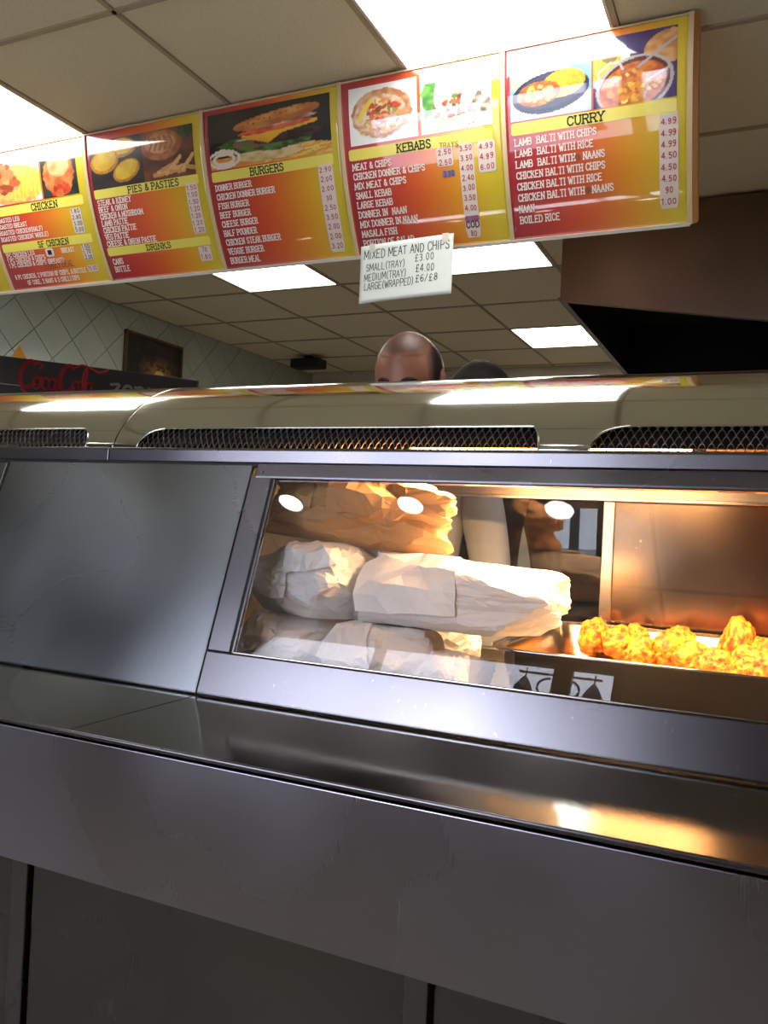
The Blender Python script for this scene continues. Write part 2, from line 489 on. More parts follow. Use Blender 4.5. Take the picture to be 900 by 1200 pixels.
def street_tree(x, y, h, r, lbl):
    t = empty('street_tree', (x, y, -.03)); tag(t, lbl, 'tree', 'street trees outside the shop')
    MB().tube([(0, 0, 0), (.05, 0, h * .5), (0, 0, h * .75)], [.2, .15, .08]).build('trunk', M['bark'], t, smooth=True)
    fb = MB()
    for k in range(300):
        d = Vector((random.gauss(0, 1), random.gauss(0, 1), random.gauss(0, 1))).normalized() * r * random.uniform(.55, 1.05) ** .7
        p = d + Vector((0, 0, h)); s = random.uniform(.06, .16)
        a = Vector((random.random() - .5, random.random() - .5, random.random() - .5)).normalized() * s
        b2 = a.cross(Vector((random.random() - .5, random.random() - .5, random.random() - .5))).normalized() * s * .7
        fb.add([p - a, p + b2, p + a, p - b2], [(0, 1, 2, 3)])
    fb.ball((0, 0, h), r * .45, 12, 8)
    fb.build('foliage', M['leaf'], t, kind='stuff')
street_tree(-2.2, -9.6, 5.75, .62, 'taller street tree outside the window, behind the lamp')
street_tree(-1.75, -11.5, 6.6, .6, 'smaller street tree further off outside the right end of the window')

# back wall: brown door heads
dm = MB().box((-2.75, YB - .04, 0), (-1.95, YB - .001, 2.43)); d1 = struct(dm.build('door_1', M['wood'], bevel=.004))
box('door_frame', (-2.83, YB - .05, 0), (-2.75, YB - .001, 2.5), M['trim'], d1)
box('door_handle', (-2.05, YB - .09, 1.0), (-2.02, YB - .04, 1.14), M['frame'], d1, bevel=.006)
d2 = struct(MB().box((-3.72, YB - .04, 0), (-3.1, YB - .001, 2.40)).build('door_2', M['wood'], bevel=.004))
box('door_handle', (-3.2, YB - .09, 1.0), (-3.17, YB - .04, 1.14), M['frame'], d2, bevel=.006)

# small dark fitting under the ceiling at the back
t = empty('ceiling_speaker', (-3.4, 5.75, ZC)); tag(t, 'small dark box fixed under the far kitchen ceiling above the left wall', 'speaker')
box('bracket', (-.03, -.03, -.03), (.03, .03, -.002), M['rubber'], t)
box('housing', (-.13, -.07, -.10), (.13, .07, -.028), M['rubber'], t, bevel=.01)

# ================================================================== EXTRACTOR CANOPY
cn = empty('extractor_canopy', (-.8, 3.355, 2.1)); tag(cn, 'brushed steel extractor canopy with a black underside at upper right', 'extractor hood')
def W2(o): return o
MB().add([(-.817, 3.355, 2.197), (1.7, 3.355, 1.79), (1.7, 3.355, 2.54), (-.817, 3.355, 2.54)], [(0, 1, 2, 3)]).build('front_panel', M['canopy'], None, solid=.003)
bpy.data.objects['front_panel'].parent = cn; bpy.data.objects['front_panel'].location = (.8, -3.355, -2.1)
def cbox(name, lo, hi, m, **k):
    o = box(name, lo, hi, m, cn, **k); o.location = (.8, -3.355, -2.1); return o
cbox('side_panel', (-.817, 3.36, 2.197), (-.813, 5.25, 2.54), M['canopy'])
cbox('side_panel', (1.696, 3.36, 1.79), (1.7, 5.25, 2.54), M['canopy'])
cbox('back_panel', (-.813, 5.245, 1.8), (1.696, 5.25, 2.54), M['canopy_in'])
cbox('rim', (-.825, 3.35, 2.190), (-.800, 5.25, 2.199), M['canopy'])
mb = MB().add([(-.817, 3.345, 2.185), (1.7, 3.345, 1.778), (1.7, 3.375, 1.778), (-.817, 3.375, 2.185), (-.817, 3.345, 2.197), (1.7, 3.345, 1.79), (1.7, 3.375, 1.79), (-.817, 3.375, 2.197)],
              [(0, 3, 2, 1), (4, 5, 6, 7), (0, 1, 5, 4), (1, 2, 6, 5), (2, 3, 7, 6), (3, 0, 4, 7)])
o = mb.build('rim', M['canopy'], cn); o.location = (.8, -3.355, -2.1)
for k in range(5):
    x = -.79 + k * .495
    f = cbox('grease_filter', (x, 3.5, 2.47), (x + .48, 4.1, 2.49), M['canopy_in'])
    bm_ = MB()
    for q in range(8): bm_.box((x + .03 + q * .056, 3.53, 2.455), (x + .055 + q * .056, 4.07, 2.47))
    g = bm_.build('baffle', M['canopy_in'], f); g.location = (0, 0, 0)
cbox('top_plate', (-.813, 3.36, 2.52), (1.696, 5.245, 2.54), M['dark'])
o = MB().tube([(.35, 4.6, 1.95), (.35, 4.6, 2.52)], .09, 16).build('duct', M['dark'], cn, smooth=True); o.location = (.8, -3.355, -2.1)

# cooking range added under the canopy as a dark backdrop behind the glass
cr = empty('backdrop_range', (.1, 3.9, 0)); tag(cr, 'dark steel cooking range added under the canopy as a dark backdrop to the cabinet glass', 'cooker')
box('body', (-1.2, -.35, .08), (1.4, .35, .90), M['canopy_in'], cr, bevel=.01)
box('splashback', (-1.2, .30, .90), (1.4, .35, 1.62), M['canopy_in'], cr)
box('shelf', (-1.2, .02, 1.45), (1.4, .30, 1.47), M['canopy_in'], cr)
for k in range(4):
    d = box('oven_door', (-1.16 + k * .64, -.365, .16), (-.60 + k * .64, -.351, .74), M['canopy_in'], cr, bevel=.004)
    MB().tube([(-1.1 + k * .64, -.39, .69), (-.66 + k * .64, -.39, .69)], .008).build('handle', M['frame'], d, smooth=True)
for k in range(8):
    MB().tube([(-1.05 + k * .32, -.35, .82), (-1.05 + k * .32, -.385, .82)], .022, 14).build('knob', M['rubber'], cr, smooth=True)
for a_ in (-1.1, 1.3):
    for b_ in (-.28, .28): MB().tube([(a_, b_, 0), (a_, b_, .08)], .025).build('foot', M['rubber'], cr, smooth=True)

# ================================================================== COUNTER (ledge, apron, lower cabinet)
CX0, CX1 = -3.0, 1.7
ZL = .95
ct = empty('serving_counter', (0, 0, 0)); tag(ct, 'long brushed stainless steel serving counter with a shelf ledge and deep apron', 'counter')
lm = MB(); lm.prism([(.854, ZL - .004), (.8555, ZL), (1.16, ZL), (1.16, ZL - .006), (.8565, ZL - .006)], 0, CX0, CX1)
lm.build('ledge', M['ledge'], ct)
MB().prism([(.8505, ZL - .006), (.8505, ZL - .001), (.852, ZL + .0008), (.8555, ZL + .0004), (.857, ZL - .006)], 0, CX0, CX1).build('ledge_lip', M['frame'], ct, smooth=True, bevel=.001)
MB().prism([(.852, .757), (.852, ZL - .01), (.857, ZL - .01), (.857, .762), (1.0, .762), (1.0, .757)], 0, CX0, CX1).build('apron', M['apron'], ct, bevel=.0012)
xs = [CX0, -2.0, -1.092, -.404 + .004, .30, 1.0, CX1]
for a, b_ in zip(xs[:-1], xs[1:]):
    if b_ > a + .1:
        box('cabinet_panel', (a + .0365, 1.0, .09), (b_ - .004, 1.02, .760), M['cabinet'], ct, bevel=.002)
for x in xs[1:-1]:
    box('post', (x - .002, .992, .09), (x + .031, 1.02, .760), M['frame'], ct, bevel=.002)
box('plinth', (CX0, 1.03, 0), (CX1, 1.06, .1), M['dark'], ct)
box('carcass', (CX0 + .01, 1.022, .1), (CX1 - .01, 1.80, .93), M['cabinet'], ct)
# trace of joint down the ledge
box('joint_seam', (-.853, .858, ZL - .0002), (-.8515, 1.135, ZL + .0004), M['rubber'], ct)

# ================================================================== HEATED DISPLAY CABINET
hc = empty('display_cabinet', (0, 0, 0)); tag(hc, 'stainless steel heated display cabinet with sloping glass front and vented rounded top cover', 'display cabinet')
S0 = Vector((0, 1.136, .95)); SD = Vector((0, .1370, .394)).normalized(); SN = Vector((0, -SD.z, SD.y))
def sl(x, t, d=0.0):
    """point on the sloping front: x, t = metres up the slope, d = proud of it"""
    p = S0 + SD * t + SN * d
    return (x, p.y, p.z)
def slab(name, x0, x1, t0, t1, d0, d1, m, bevel=.0015, x0b=None, **k):
    vs = [sl(x0, t0, d0), sl(x1, t0, d0), sl(x1, t1, d0), sl(x0, t1, d0), sl(x0, t0, d1), sl(x1, t0, d1), sl(x1, t1, d1), sl(x0, t1, d1)]
    return MB().add(vs, [(0, 3, 2, 1), (4, 5, 6, 7), (0, 1, 5, 4), (1, 2, 6, 5), (2, 3, 7, 6), (3, 0, 4, 7)]).build(name, m, hc, bevel=bevel, **k)
TT = .417
slab('front_panel', -1.468, -.8555, .002, TT, -.004, .004, M['front'], bevel=.003, label='large plain steel front panel left of the glass')
slab('front_panel', CX0, -1.476, .002, TT, -.004, .002, M['front'], bevel=.003, label='steel front panel at far left edge')
sc_ = MB(); sc_.ball((0, 0, 0), (.006, .006, .003), 10, 6)
for px, pt in ((-1.484, .365), (-.83, .40)):
    s = MB().ball(sl(px, pt, .005), .004, 10, 6).build('screw', M['hinge'], hc, smooth=True)
slab('bottom_rail', -.853, CX1, .002, .0745, -.004, .007, M['frame'], bevel=.003)
slab('side_rail', -.853, -.808, .0755, .392, -.004, .005, M['frame'], bevel=.002)
slab('top_rail', -.846, CX1, .3885, TT + .004, -.004, .0065, M['frame'], bevel=.004)
slab('glass_seal', -.808, -.803, .0755, .392, -.003, .0035, M['rubber'], bevel=0)
slab('glass_edge', -.8035, -.8005, .0755, .388, -.002, .0045, M['frame'], bevel=0)
slab('front_glass', -.8, CX1, .075, .388, -.003, .0, M['glass'], bevel=0)
slab('glass_bead', -.8, CX1, .0745, .0775, .0, .0065, M['tray'], bevel=.001)

# profile of the rounded top cover
PR = [(1.2735, 1.372), (1.2755, 1.384), (1.2865, 1.405), (1.303, 1.426), (1.322, 1.446), (1.340, 1.4625), (1.360, 1.478), (1.385, 1.493), (1.412, 1.506), (1.442, 1.517),
      (1.475, 1.526), (1.515, 1.533), (1.56, 1.537), (1.62, 1.539), (1.72, 1.538), (1.78, 1.529), (1.805, 1.51), (1.812, 1.47), (1.812, 1.36)]
cum = [0.0]
for a, b_ in zip(PR[:-1], PR[1:]): cum.append(cum[-1] + math.hypot(b_[0] - a[0], b_[1] - a[1]))
def prof(s):
    s = max(0.0, min(cum[-1], s))
    for i in range(len(PR) - 1):
        if s <= cum[i + 1]:
            # catmull-rom for a smooth curve
            t = (s - cum[i]) / (cum[i + 1] - cum[i])
            p0, p1, p2, p3 = PR[max(i - 1, 0)], PR[i], PR[i + 1], PR[min(i + 2, len(PR) - 1)]
            return tuple(.5 * ((2 * p1[k]) + (-p0[k] + p2[k]) * t + (2 * p0[k] - 5 * p1[k] + 4 * p2[k] - p3[k]) * t * t + (-p0[k] + 3 * p1[k] - 3 * p2[k] + p3[k]) * t ** 3) for k in (0, 1))
    return PR[-1]
OPEN_H = .046
openings = [(-2.55, -1.262, .05, .028), (-1.130, -.334, .075, .016), (-.256, .62, .075, .03), (.72, 1.6, .07, .02)]   # x0, x1, sweep left, radius right
def open_h(x):
    for (a, b_, wl_, wr_) in openings:
        if a < x < b_:
            if x < a + wl_:
                t = (a + wl_ - x) / wl_; return OPEN_H * math.sqrt(max(0, 1 - t ** 2.6)) * (1 if t < 1 else 0)
            if x > b_ - wr_:
                t = (x - b_ + wr_) / wr_; return OPEN_H * math.sqrt(max(0, 1 - t * t))
            return OPEN_H
    return 0.0
def cover(x0, x1, lbl):
    xs_ = set([x0, x0 + .0015, x0 + .004, x1 - .004, x1 - .0015, x1])
    x = x0
    while x < x1: xs_.add(round(x, 5)); x += .04
    for (a, b_, wl_, wr_) in openings:
        for q in range(17):
            xs_.add(a + wl_ * (q / 16) ** 2); xs_.add(b_ - wr_ * (q / 16) ** 2)
        xs_.add(a - .001); xs_.add(b_ + .001)
    xs_ = sorted(v for v in xs_ if x0 <= v <= x1)
    rows = [0, .002, .01, .02, .03, .04, .05, .06, .075, .09] + [.09 + .014 * k for k in range(1, 40) if .09 + .014 * k < cum[-1]] + [cum[-1]]
    mb = MB(); idx = []
    for x in xs_:
        h = open_h(x)
        colm = []
        for s in rows:
            s2 = h + (.09 - h) * (s / .09) if s < .09 else s
            y, z = prof(s2)
            colm.append(len(mb.v)); mb.v.append((x, y, z))
        idx.append(colm)
    for i in range(len(xs_) - 1):
        for j in range(len(rows) - 1):
            mb.f.append((idx[i][j], idx[i + 1][j], idx[i + 1][j + 1], idx[i][j + 1]))
    return mb.build('top_cover', M['hood'], hc, smooth=True, solid=.003, label=lbl)
cover(CX0, -1.1925, 'left section of the polished steel top cover')
cover(-1.1895, CX1, 'right section of the polished steel top cover')
for k, (a, b_) in enumerate(((CX0, -1.1925), (-1.1895, CX1))):
    MB().prism([(1.262, 1.347), (1.2625, 1.369), (1.266, 1.3735), (1.278, 1.3735), (1.278, 1.347)], 0, a, b_).build('trim_lip', M['frame'], hc, bevel=.0012)
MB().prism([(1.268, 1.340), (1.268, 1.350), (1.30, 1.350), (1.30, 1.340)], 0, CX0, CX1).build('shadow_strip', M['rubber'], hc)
# rim beads of the openings
for (a, b_, wl_, wr_) in openings:
    pts = []
    for q in range(17): 
        x = a + wl_ * (q / 16) ** 2 ; y, z = prof(open_h(x + 1e-6)); pts.append((x, y - .0008, z))
    for q in range(16, -1, -1):
        x = b_ - wr_ * (q / 16) ** 2; y, z = prof(open_h(x - 1e-6)); pts.append((x, y - .0008, z))
    MB().tube(pts, .0016, 6).build('vent_rim', M['hood'], hc, smooth=True)
    # expanded metal mesh: staggered strands with the arched lower edge of each cell
    g = MB(); cw = .0128; ch = .0128
    rows = 5; n = int((b_ - a) / cw)
    for r_ in range(rows):
        for i in range(n + 1):
            xc = a + (i + (.5 if r_ % 2 else 0)) * cw
            s_base = r_ * ch * .94 - .008
            P = []
            for q in range(5):
                t = q / 4 - .5
                xx = xc + t * cw
                ss = s_base + (ch * .94) * (1 - (2 * abs(t)) ** 1.6) * .98
                y, z = prof(max(0, ss)); P.append((xx, y + .0035, z if ss >= 0 else z + ss))
            if P[0][0] < a - .002 or P[-1][0] > b_ + .002: continue
            w = .0012
            for p, q_ in zip(P[:-1], P[1:]):
                g.add([(p[0], p[1] - w * .6, p[2] - w), (q_[0], q_[1] - w * .6, q_[2] - w), (q_[0], q_[1] + .002, q_[2] + w), (p[0], p[1] + .002, p[2] + w),
                       (p[0], p[1] + .003, p[2] - w), (q_[0], q_[1] + .003, q_[2] - w)], [(0, 1, 2, 3), (0, 4, 5, 1), (4, 3, 2, 5)])
    g.build('vent_mesh', M['mesh'], hc, kind='stuff')
# added dark sheet behind the mesh: blocks lamp leak, open below for the glow
MB().add([(CX0, 1.350, 1.450), (CX1, 1.350, 1.450), (CX1, 1.294, 1.3790), (CX0, 1.294, 1.3790)], [(0, 1, 2, 3)]).build('light_blocker', M['dark'], hc, solid=.002)
# cabinet interior
box('base_plate', (-1.0, 1.160, .936), (CX1, 1.812, .958), M['inner'], hc)
box('left_wall', (-.992, 1.295, .958), (-.985, 1.80, 1.36), M['inner'], hc)
box('right_wall', (CX1 - .01, 1.16, .958), (CX1, 1.80, 1.36), M['inner'], hc)
box('rear_header', (-.985, 1.775, 1.318), (CX1 - .01, 1.80, 1.362), M['inner'], hc, bevel=.002)
box('header_bead', (-.985, 1.770, 1.3175), (CX1 - .01, 1.776, 1.3245), M['tray'], hc, bevel=.001)
box('rear_sill', (-.985, 1.785, .958), (CX1 - .01, 1.812, .985), M['inner'], hc, bevel=.002)
# sliding rear doors: one pushed open behind the parcels
M['rearglass'] = steel('rear_door_steel', (150, 132, 112), 0.14, (2, 40, 40), wear=0.06, scratch=0.4, wave=.25)
for x0, x1, y in ((-.322, .62, 1.789), (.60, 1.6, 1.801)):
    box('sliding_door', (x0, y, .975), (x1, y + .005, 1.33), M['rearglass'], hc)
    f = hc.children[-1]
    box('door_stile', (x0 - .001, y - .004, .975), (x0 + .024, y + .006, 1.33), M['tray'], hc, bevel=.002)
M['smoke'] = M['glass']
box('sliding_pane', (-.985, 1.801, .98), (-.322, 1.805, 1.33), M['glass'], hc)
# heat lamps under the cover
def heat_lamp(x0, x1):
    lp = MB().tube([(x0, 1.40, 1.392), (x1, 1.40, 1.392)], .006, 10).build('heat_lamp', M['quartz'], hc, smooth=True, label='glowing quartz heat lamp tube')
    rf = MB().prism([(1.36, 1.388), (1.37, 1.415), (1.43, 1.415), (1.44, 1.388), (1.444, 1.388), (1.433, 1.419), (1.367, 1.419), (1.356, 1.388)], 0, x0 - .02, x1 + .02).build('reflector', M['tray'], lp)
    ld = bpy.data.lights.new('heat_glow', 'AREA'); ld.shape = 'RECTANGLE'; ld.size = x1 - x0; ld.size_y = .04
    ld.energy = HEAT_W; ld.color = (1.0, .58, .28)
    lo = bpy.data.objects.new('heat_glow', ld); COL.objects.link(lo); lo.location = ((x0 + x1) / 2, 1.40, 1.384); lo.parent = hc
heat_lamp(-.60, -.12); heat_lamp(.15, .55)


# ================================================================== WRAPPED FOOD IN THE CABINET
def radial_planes(seed, n, lo, hi):
    rnd = random.Random(seed)
    pl = [(Vector(v), 1.0) for v in ((1, 0, 0), (-1, 0, 0), (0, 1, 0), (0, -1, 0), (0, 0, 1), (0, 0, -1))]
    for _ in range(n):
        v = Vector((rnd.gauss(0, 1), rnd.gauss(0, 1), rnd.gauss(0, 1))).normalized()
        if v.z < -.75: continue
        pl.append((v, rnd.uniform(lo, hi)))
    return pl
def wrap_fn(seed, size, n=30, lo=.98, hi=1.2, crease=.05, shear=0.0, taper=0.0, droop=0.0):
    pl = radial_planes(seed, n, lo, hi)
    rnd = random.Random(seed * 7 + 1)
    off = Vector((seed * 3.1, seed * 1.7, seed * .9))
    folds = []
    for k in range(9):
        v = Vector((rnd.gauss(0, 1), rnd.gauss(0, .8), rnd.gauss(0, .8))).normalized()
        folds.append((v, rnd.uniform(.45, 1.3), rnd.random(), rnd.uniform(.5, 1.0)))
    def fn(th, ph, out=0.0):
        d = Vector((math.cos(ph) * math.sin(th), math.sin(ph) * math.sin(th), math.cos(th)))
        r = 9
        for v, c in pl:
            k = v.dot(d)
            if k > .05: r = min(r, c / k)
        q = d * r
        # straight folds in the paper: triangle waves across random directions, bent by a little noise
        rid = 0
        w_ = noise.noise(q * 1.1 + off) * .5
        for v, per, c0, amp in folds:
            t = (v.dot(q) + w_) / per + c0
            rid += amp * per * (abs((t % 1.0) - .5) - .25)
        rid = rid * .55 + .35 * (abs(noise.noise(q * 3.2 + off)) - .2)
        lowk = 1 if q.z > -.8 else max(0, (q.z + 1) / .2)
        q = q * (1 - crease * 1.6 * rid * lowk - crease * .3)
        tz = 1 + taper * q.x
        x = q.x * size[0] / 2 + shear * q.z * size[0] / 2
        y = q.y * size[1] / 2
        z = (q.z * tz + 1) * size[2] / 2 if q.z > -.9 else (q.z + 1) * size[2] / 2
        p = Vector((x, y, max(z, 0)))
        if out:
            p += Vector((d.x / size[0], d.y / size[1], d.z / size[2])).normalized() * out
        return p
    return fn
def wrap_body(fn, seed=1, n=430, jit=.012):
    """paper skin: irregular flat facets"""
    rnd = random.Random(seed)
    bm_ = bmesh.new()
    for i in range(n):
        z = 1 - 2 * (i + .5) / n; ph = i * 2.39996 + rnd.uniform(-.09, .09); z = max(-1, min(1, z + rnd.uniform(-.02, .02)))
        rr_ = math.sqrt(max(0, 1 - z * z)); bm_.verts.new((rr_ * math.cos(ph), rr_ * math.sin(ph), z))
    bmesh.ops.convex_hull(bm_, input=bm_.verts)
    bmesh.ops.recalc_face_normals(bm_, faces=bm_.faces)
    bmesh.ops.subdivide_edges(bm_, edges=bm_.edges[:], cuts=1, use_grid_fill=True)
    bm_.verts.ensure_lookup_table()
    mb = MB()
    offs = {}
    for k, v in enumerate(bm_.verts):
        d = v.co.normalized(); th = math.acos(max(-1, min(1, d.z))); ph = math.atan2(d.y, d.x)
        p = fn(th, ph)
        c = Vector((0, 0, p.z * .5))
        p = p + (p - c) * rnd.uniform(-jit, jit) * (1 if p.z > .004 else 0)
        mb.v.append(tuple(p))
    mb.f = [tuple(v.index for v in f.verts) for f in bm_.faces]
    bm_.free()
    return mb
def sharp(o, ang=28):
    me = o.data
    me.set_sharp_from_angle(angle=R(ang))
def flap(name, fn, corners, parent, m, lift=.0045, flare=.008, seed=0, n=26):
    """a folded flap of paper lying on the parcel: corners in (theta, phi), last edge lifted"""
    rnd = random.Random(seed)
    (a, b_, c, d) = corners
    def f(u, v):
        th = (a[0] * (1 - u) + b_[0] * u) * (1 - v) + (d[0] * (1 - u) + c[0] * u) * v
        ph = (a[1] * (1 - u) + b_[1] * u) * (1 - v) + (d[1] * (1 - u) + c[1] * u) * v
        return fn(th, ph, lift + flare * v ** 3 * (.6 + .4 * math.sin(u * 7 + seed)))
    g = MB().grid(f, 9, 6)
    g.v = [(p[0] + rnd.uniform(-.0022, .0022), p[1] + rnd.uniform(-.0012, .0022), p[2] + rnd.uniform(-.0022, .0022)) for p in g.v]
    g.f = [t_ for q in g.f for t_ in (((q[0], q[1], q[2]), (q[0], q[2], q[3])) if rnd.random() < .5 else ((q[0], q[1], q[3]), (q[1], q[2], q[3])))]
    return g.build(name, m, parent, solid=.0008)
def parcel(lbl, loc, size, seed, rz=0, m='wrap', flaps=(), name='paper_parcel', cat='parcel', group='white paper parcels in the heated cabinet', tilt=(0, 0), **k):
    fn = wrap_fn(seed, size, **k)
    o = wrap_body(fn, seed, jit=.022 if m == 'kraft' else .011).build(name, M[m], None, smooth=True); sharp(o, 9)
    o.location = loc; o.rotation_euler = (tilt[0], tilt[1], rz)
    tag(o, lbl, cat, group)
    for i, fl in enumerate(flaps):
        flap('paper_fold', fn, fl, o, M[m], seed=seed + i)
    return o
ZB = .958
# phi = -pi/2 faces the camera side, theta 0 = top
parcel('white paper parcel in lower layer at the left end, beside the steel frame', (-.80, 1.345, ZB), (.215, .20, .118), 11, rz=R(-4), crease=.09,
       flaps=[[(.5, -2.3), (.5, -1.3), (1.5, -1.35), (1.7, -2.1)]])
parcel('white paper parcel in lower layer, middle of the three along the glass', (-.60, 1.325, ZB), (.20, .19, .116), 23, rz=R(5), crease=.09,
       flaps=[[(.4, -2.6), (.5, -1.7), (1.6, -1.5), (1.5, -2.4)]])
parcel('crumpled white paper parcel at right end of lower layer, beside the metal tray', (-.468, 1.30, ZB), (.115, .17, .085), 35, rz=R(3), crease=.08,
       flaps=[[(.6, -1.6), (.5, -.6), (1.4, -.6), (1.6, -1.5)]])
parcel('added white paper parcel in back row, standing in for the orange lamp light between the upper two', (-.66, 1.545, ZB), (.30, .17, .175), 41, rz=R(2), crease=.09)  # added parcel in place of orange lamp light bounced between the papers
parcel('white paper parcel upper left, with a folded flap and a pointed top', (-.775, 1.365, ZB + .112), (.25, .19, .134), 57, rz=R(-6), crease=.12, n=24, taper=.10, lo=.95, hi=1.2,
       flaps=[[(.35, -1.6), (.3, -.5), (1.2, -.7), (1.35, -1.55)], [(1.3, -2.3), (1.2, -1.5), (1.9, -1.5), (2.0, -2.1)]])
parcel('long white paper parcel on top at right, brightly lit by the heat lamp', (-.470, 1.365, ZB + .115), (.345, .185, .118), 66, rz=R(-3), crease=.09, n=20, lo=.98, hi=1.25, taper=-.16,
       flaps=[[(.25, -2.75), (.35, -1.5), (1.95, -1.45), (1.9, -2.6)]])
parcel('crumpled brown paper bag lying on top of the white parcels', (-.70, 1.40, ZB + .244), (.37, .20, .150), 78, rz=R(4), m='kraft', name='paper_bag', cat='paper bag', group=None,
       crease=.20, n=18, lo=.92, hi=1.2, tilt=(0, R(5)),
       flaps=[[(.3, -1.75), (.3, -.9), (1.75, -.9), (1.7, -1.7)], [(.5, -2.5), (.5, -2.0), (1.7, -1.9), (1.5, -2.5)]])

# ------------------------------------------------------------------ tray with fried chicken
tr_ = empty('metal_tray', (0.0, 1.50, ZB)); tag(tr_, 'stainless steel serving tray with rolled rim holding fried chicken', 'tray')
tx0, tx1, ty0, ty1 = -.405, .245, 1.262, 1.745
def rr(x0, x1, y0, y1, r, n=8):
    P = []
    for cx_, cy_, a0 in ((x1 - r, y1 - r, 0), (x0 + r, y1 - r, PI / 2), (x0 + r, y0 + r, PI), (x1 - r, y0 + r, 1.5 * PI)):
        for k in range(n + 1):
            a = a0 + PI / 2 * k / n
            P.append((cx_ + r * math.cos(a), cy_ + r * math.sin(a)))
    return P
def rim_z(x, y): return 1.062 
mb = MB(); rings = []
for inset, dz, r_ in ((0.0, 0.0, .065), (.004, .002, .065), (.014, .001, .04), (.018, -.004, .038), (.030, -.062, .034), (.036, -.070, .03), (.05, -.072, .024)):
    ring = []
    for (x, y) in rr(tx0 + inset, tx1 - inset, ty0 + inset, ty1 - inset, max(.01, r_)):
        ring.append(len(mb.v)); mb.v.append((x - 0.0, y - 1.50, rim_z(x, y) + dz - ZB))
    rings.append(ring)
for a, b_ in zip(rings[:-1], rings[1:]):
    for i in range(len(a)):
        j = (i + 1) % len(a); mb.f.append((a[i], a[j], b_[j], b_[i]))
mb.f.append(tuple(rings[-1]))
mb.build('pan', M['tray'], tr_, smooth=True, solid=.0012)
MB().tube([(x, y - 1.50, rim_z(x, y) - ZB) for x, y in rr(tx0, tx1, ty0, ty1, .065)], .0028, 8, closed=True).build('rolled_rim', M['tray'], tr_, smooth=True)
sup = MB()
for x in (-.3, .17):
    sup.box((x - .01, -.20, 0), (x + .01, .20, .046))
sup.build('support_bar', M['inner'], tr_)

def chicken_mesh(seed, lump=.28):
    rnd = random.Random(seed)
    bm_ = bmesh.new(); bmesh.ops.create_icosphere(bm_, subdivisions=5, radius=1.0)
    off = Vector((seed * 2.3, seed * .7, seed * 1.9))
    lobes = [(Vector((rnd.gauss(0, 1), rnd.gauss(0, 1), rnd.gauss(0, .8))).normalized(), rnd.uniform(.1, .3)) for _ in range(5)]
    for v in bm_.verts:
        d = v.co.normalized(); r = 1
        for l, a in lobes: r += a * max(0, d.dot(l)) ** 4
        r += lump * .9 * noise.noise(d * 1.6 + off) + lump * .45 * noise.noise(d * 4 + off) + .07 * abs(noise.noise(d * 9 + off)) + .05 * noise.noise(d * 19 + off) + .03 * noise.noise(d * 38 + off)
        v.co = d * r * .9
    me = bpy.data.meshes.new('fried_chicken'); bm_.to_mesh(me); bm_.free()
    me.materials.append(M['chicken'])
    me.polygons.foreach_set('use_smooth', [True] * len(me.polygons))
    return me
ck = [chicken_mesh(s) for s in (3, 8, 14, 21, 30)]
# x, y, rx, ry, rz(half height), turn, label
pieces = [
    (-0.311, 1.690, 0.034, 0.034, 0.042, .2, 'round orange fried chicken piece at the left end of the pile in the tray'),
    (-0.256, 1.650, 0.040, 0.036, 0.042, 1.0, 'larger yellow-crusted fried chicken piece, second from the left in the tray'),
    (-0.232, 1.695, 0.028, 0.030, 0.040, 2.0, 'small fried chicken piece just behind the second piece from the left'),
    (-0.205, 1.560, 0.030, 0.030, 0.034, 3.1, 'low fried chicken piece, third from the left at the front of the tray'),
    (-0.158, 1.575, 0.038, 0.034, 0.038, .7, 'fried chicken piece with green herb flecks, middle left of the pile'),
    (-0.118, 1.540, 0.034, 0.032, 0.038, 4.0, 'reddish fried chicken piece in the middle of the pile'),
    (-0.080, 1.500, 0.030, 0.032, 0.038, 5.0, 'dark orange fried chicken piece right of the middle, front row'),
    (-0.046, 1.660, 0.034, 0.032, 0.060, 1.7, 'tallest fried chicken piece standing at the right of the pile'),
    (0.002, 1.600, 0.038, 0.036, 0.042, 2.6, 'fried chicken piece at right edge, behind the front one'),
    (-0.020, 1.430, 0.036, 0.034, 0.040, 3.6, 'bright yellow fried chicken piece at the right edge, front row'),
    (0.060, 1.500, 0.038, 0.036, 0.042, 0.3, 'fried chicken piece just outside the right edge of the picture'),
    (0.075, 1.600, 0.036, 0.036, 0.040, 2.2, 'fried chicken piece further right in the tray'),
    (-0.150, 1.660, 0.034, 0.034, 0.044, 5.5, 'fried chicken piece in the back row behind the middle'),
]
for i, (x, y, rx, ry, rz_, a, lb) in enumerate(pieces):
    o = bpy.data.objects.new('fried_chicken', ck[i % 5]); COL.objects.link(o)
    zb = rim_z(x, y) - .055 + .002
    o.location = (x, y, zb + rz_ * .82); o.scale = (rx * .95, ry * .95, rz_ * .82); o.rotation_euler = (0, 0, a)
    tag(o, lb, 'fried chicken', 'fried chicken pieces in the metal tray')
    cm = MB(); rnd = random.Random(i)
    for _ in range(16):
        d = Vector((rnd.gauss(0, 1), rnd.gauss(0, 1), abs(rnd.gauss(0, 1)))).normalized()
        # settle crumbs on the lumpy surface
        best = max(o.data.vertices, key=lambda v: v.co.normalized().dot(d))
        cm.ball(best.co, (.05, .05, .04), 6, 4)
    cm.build('crumbs', M['crumb'], o, kind='stuff')

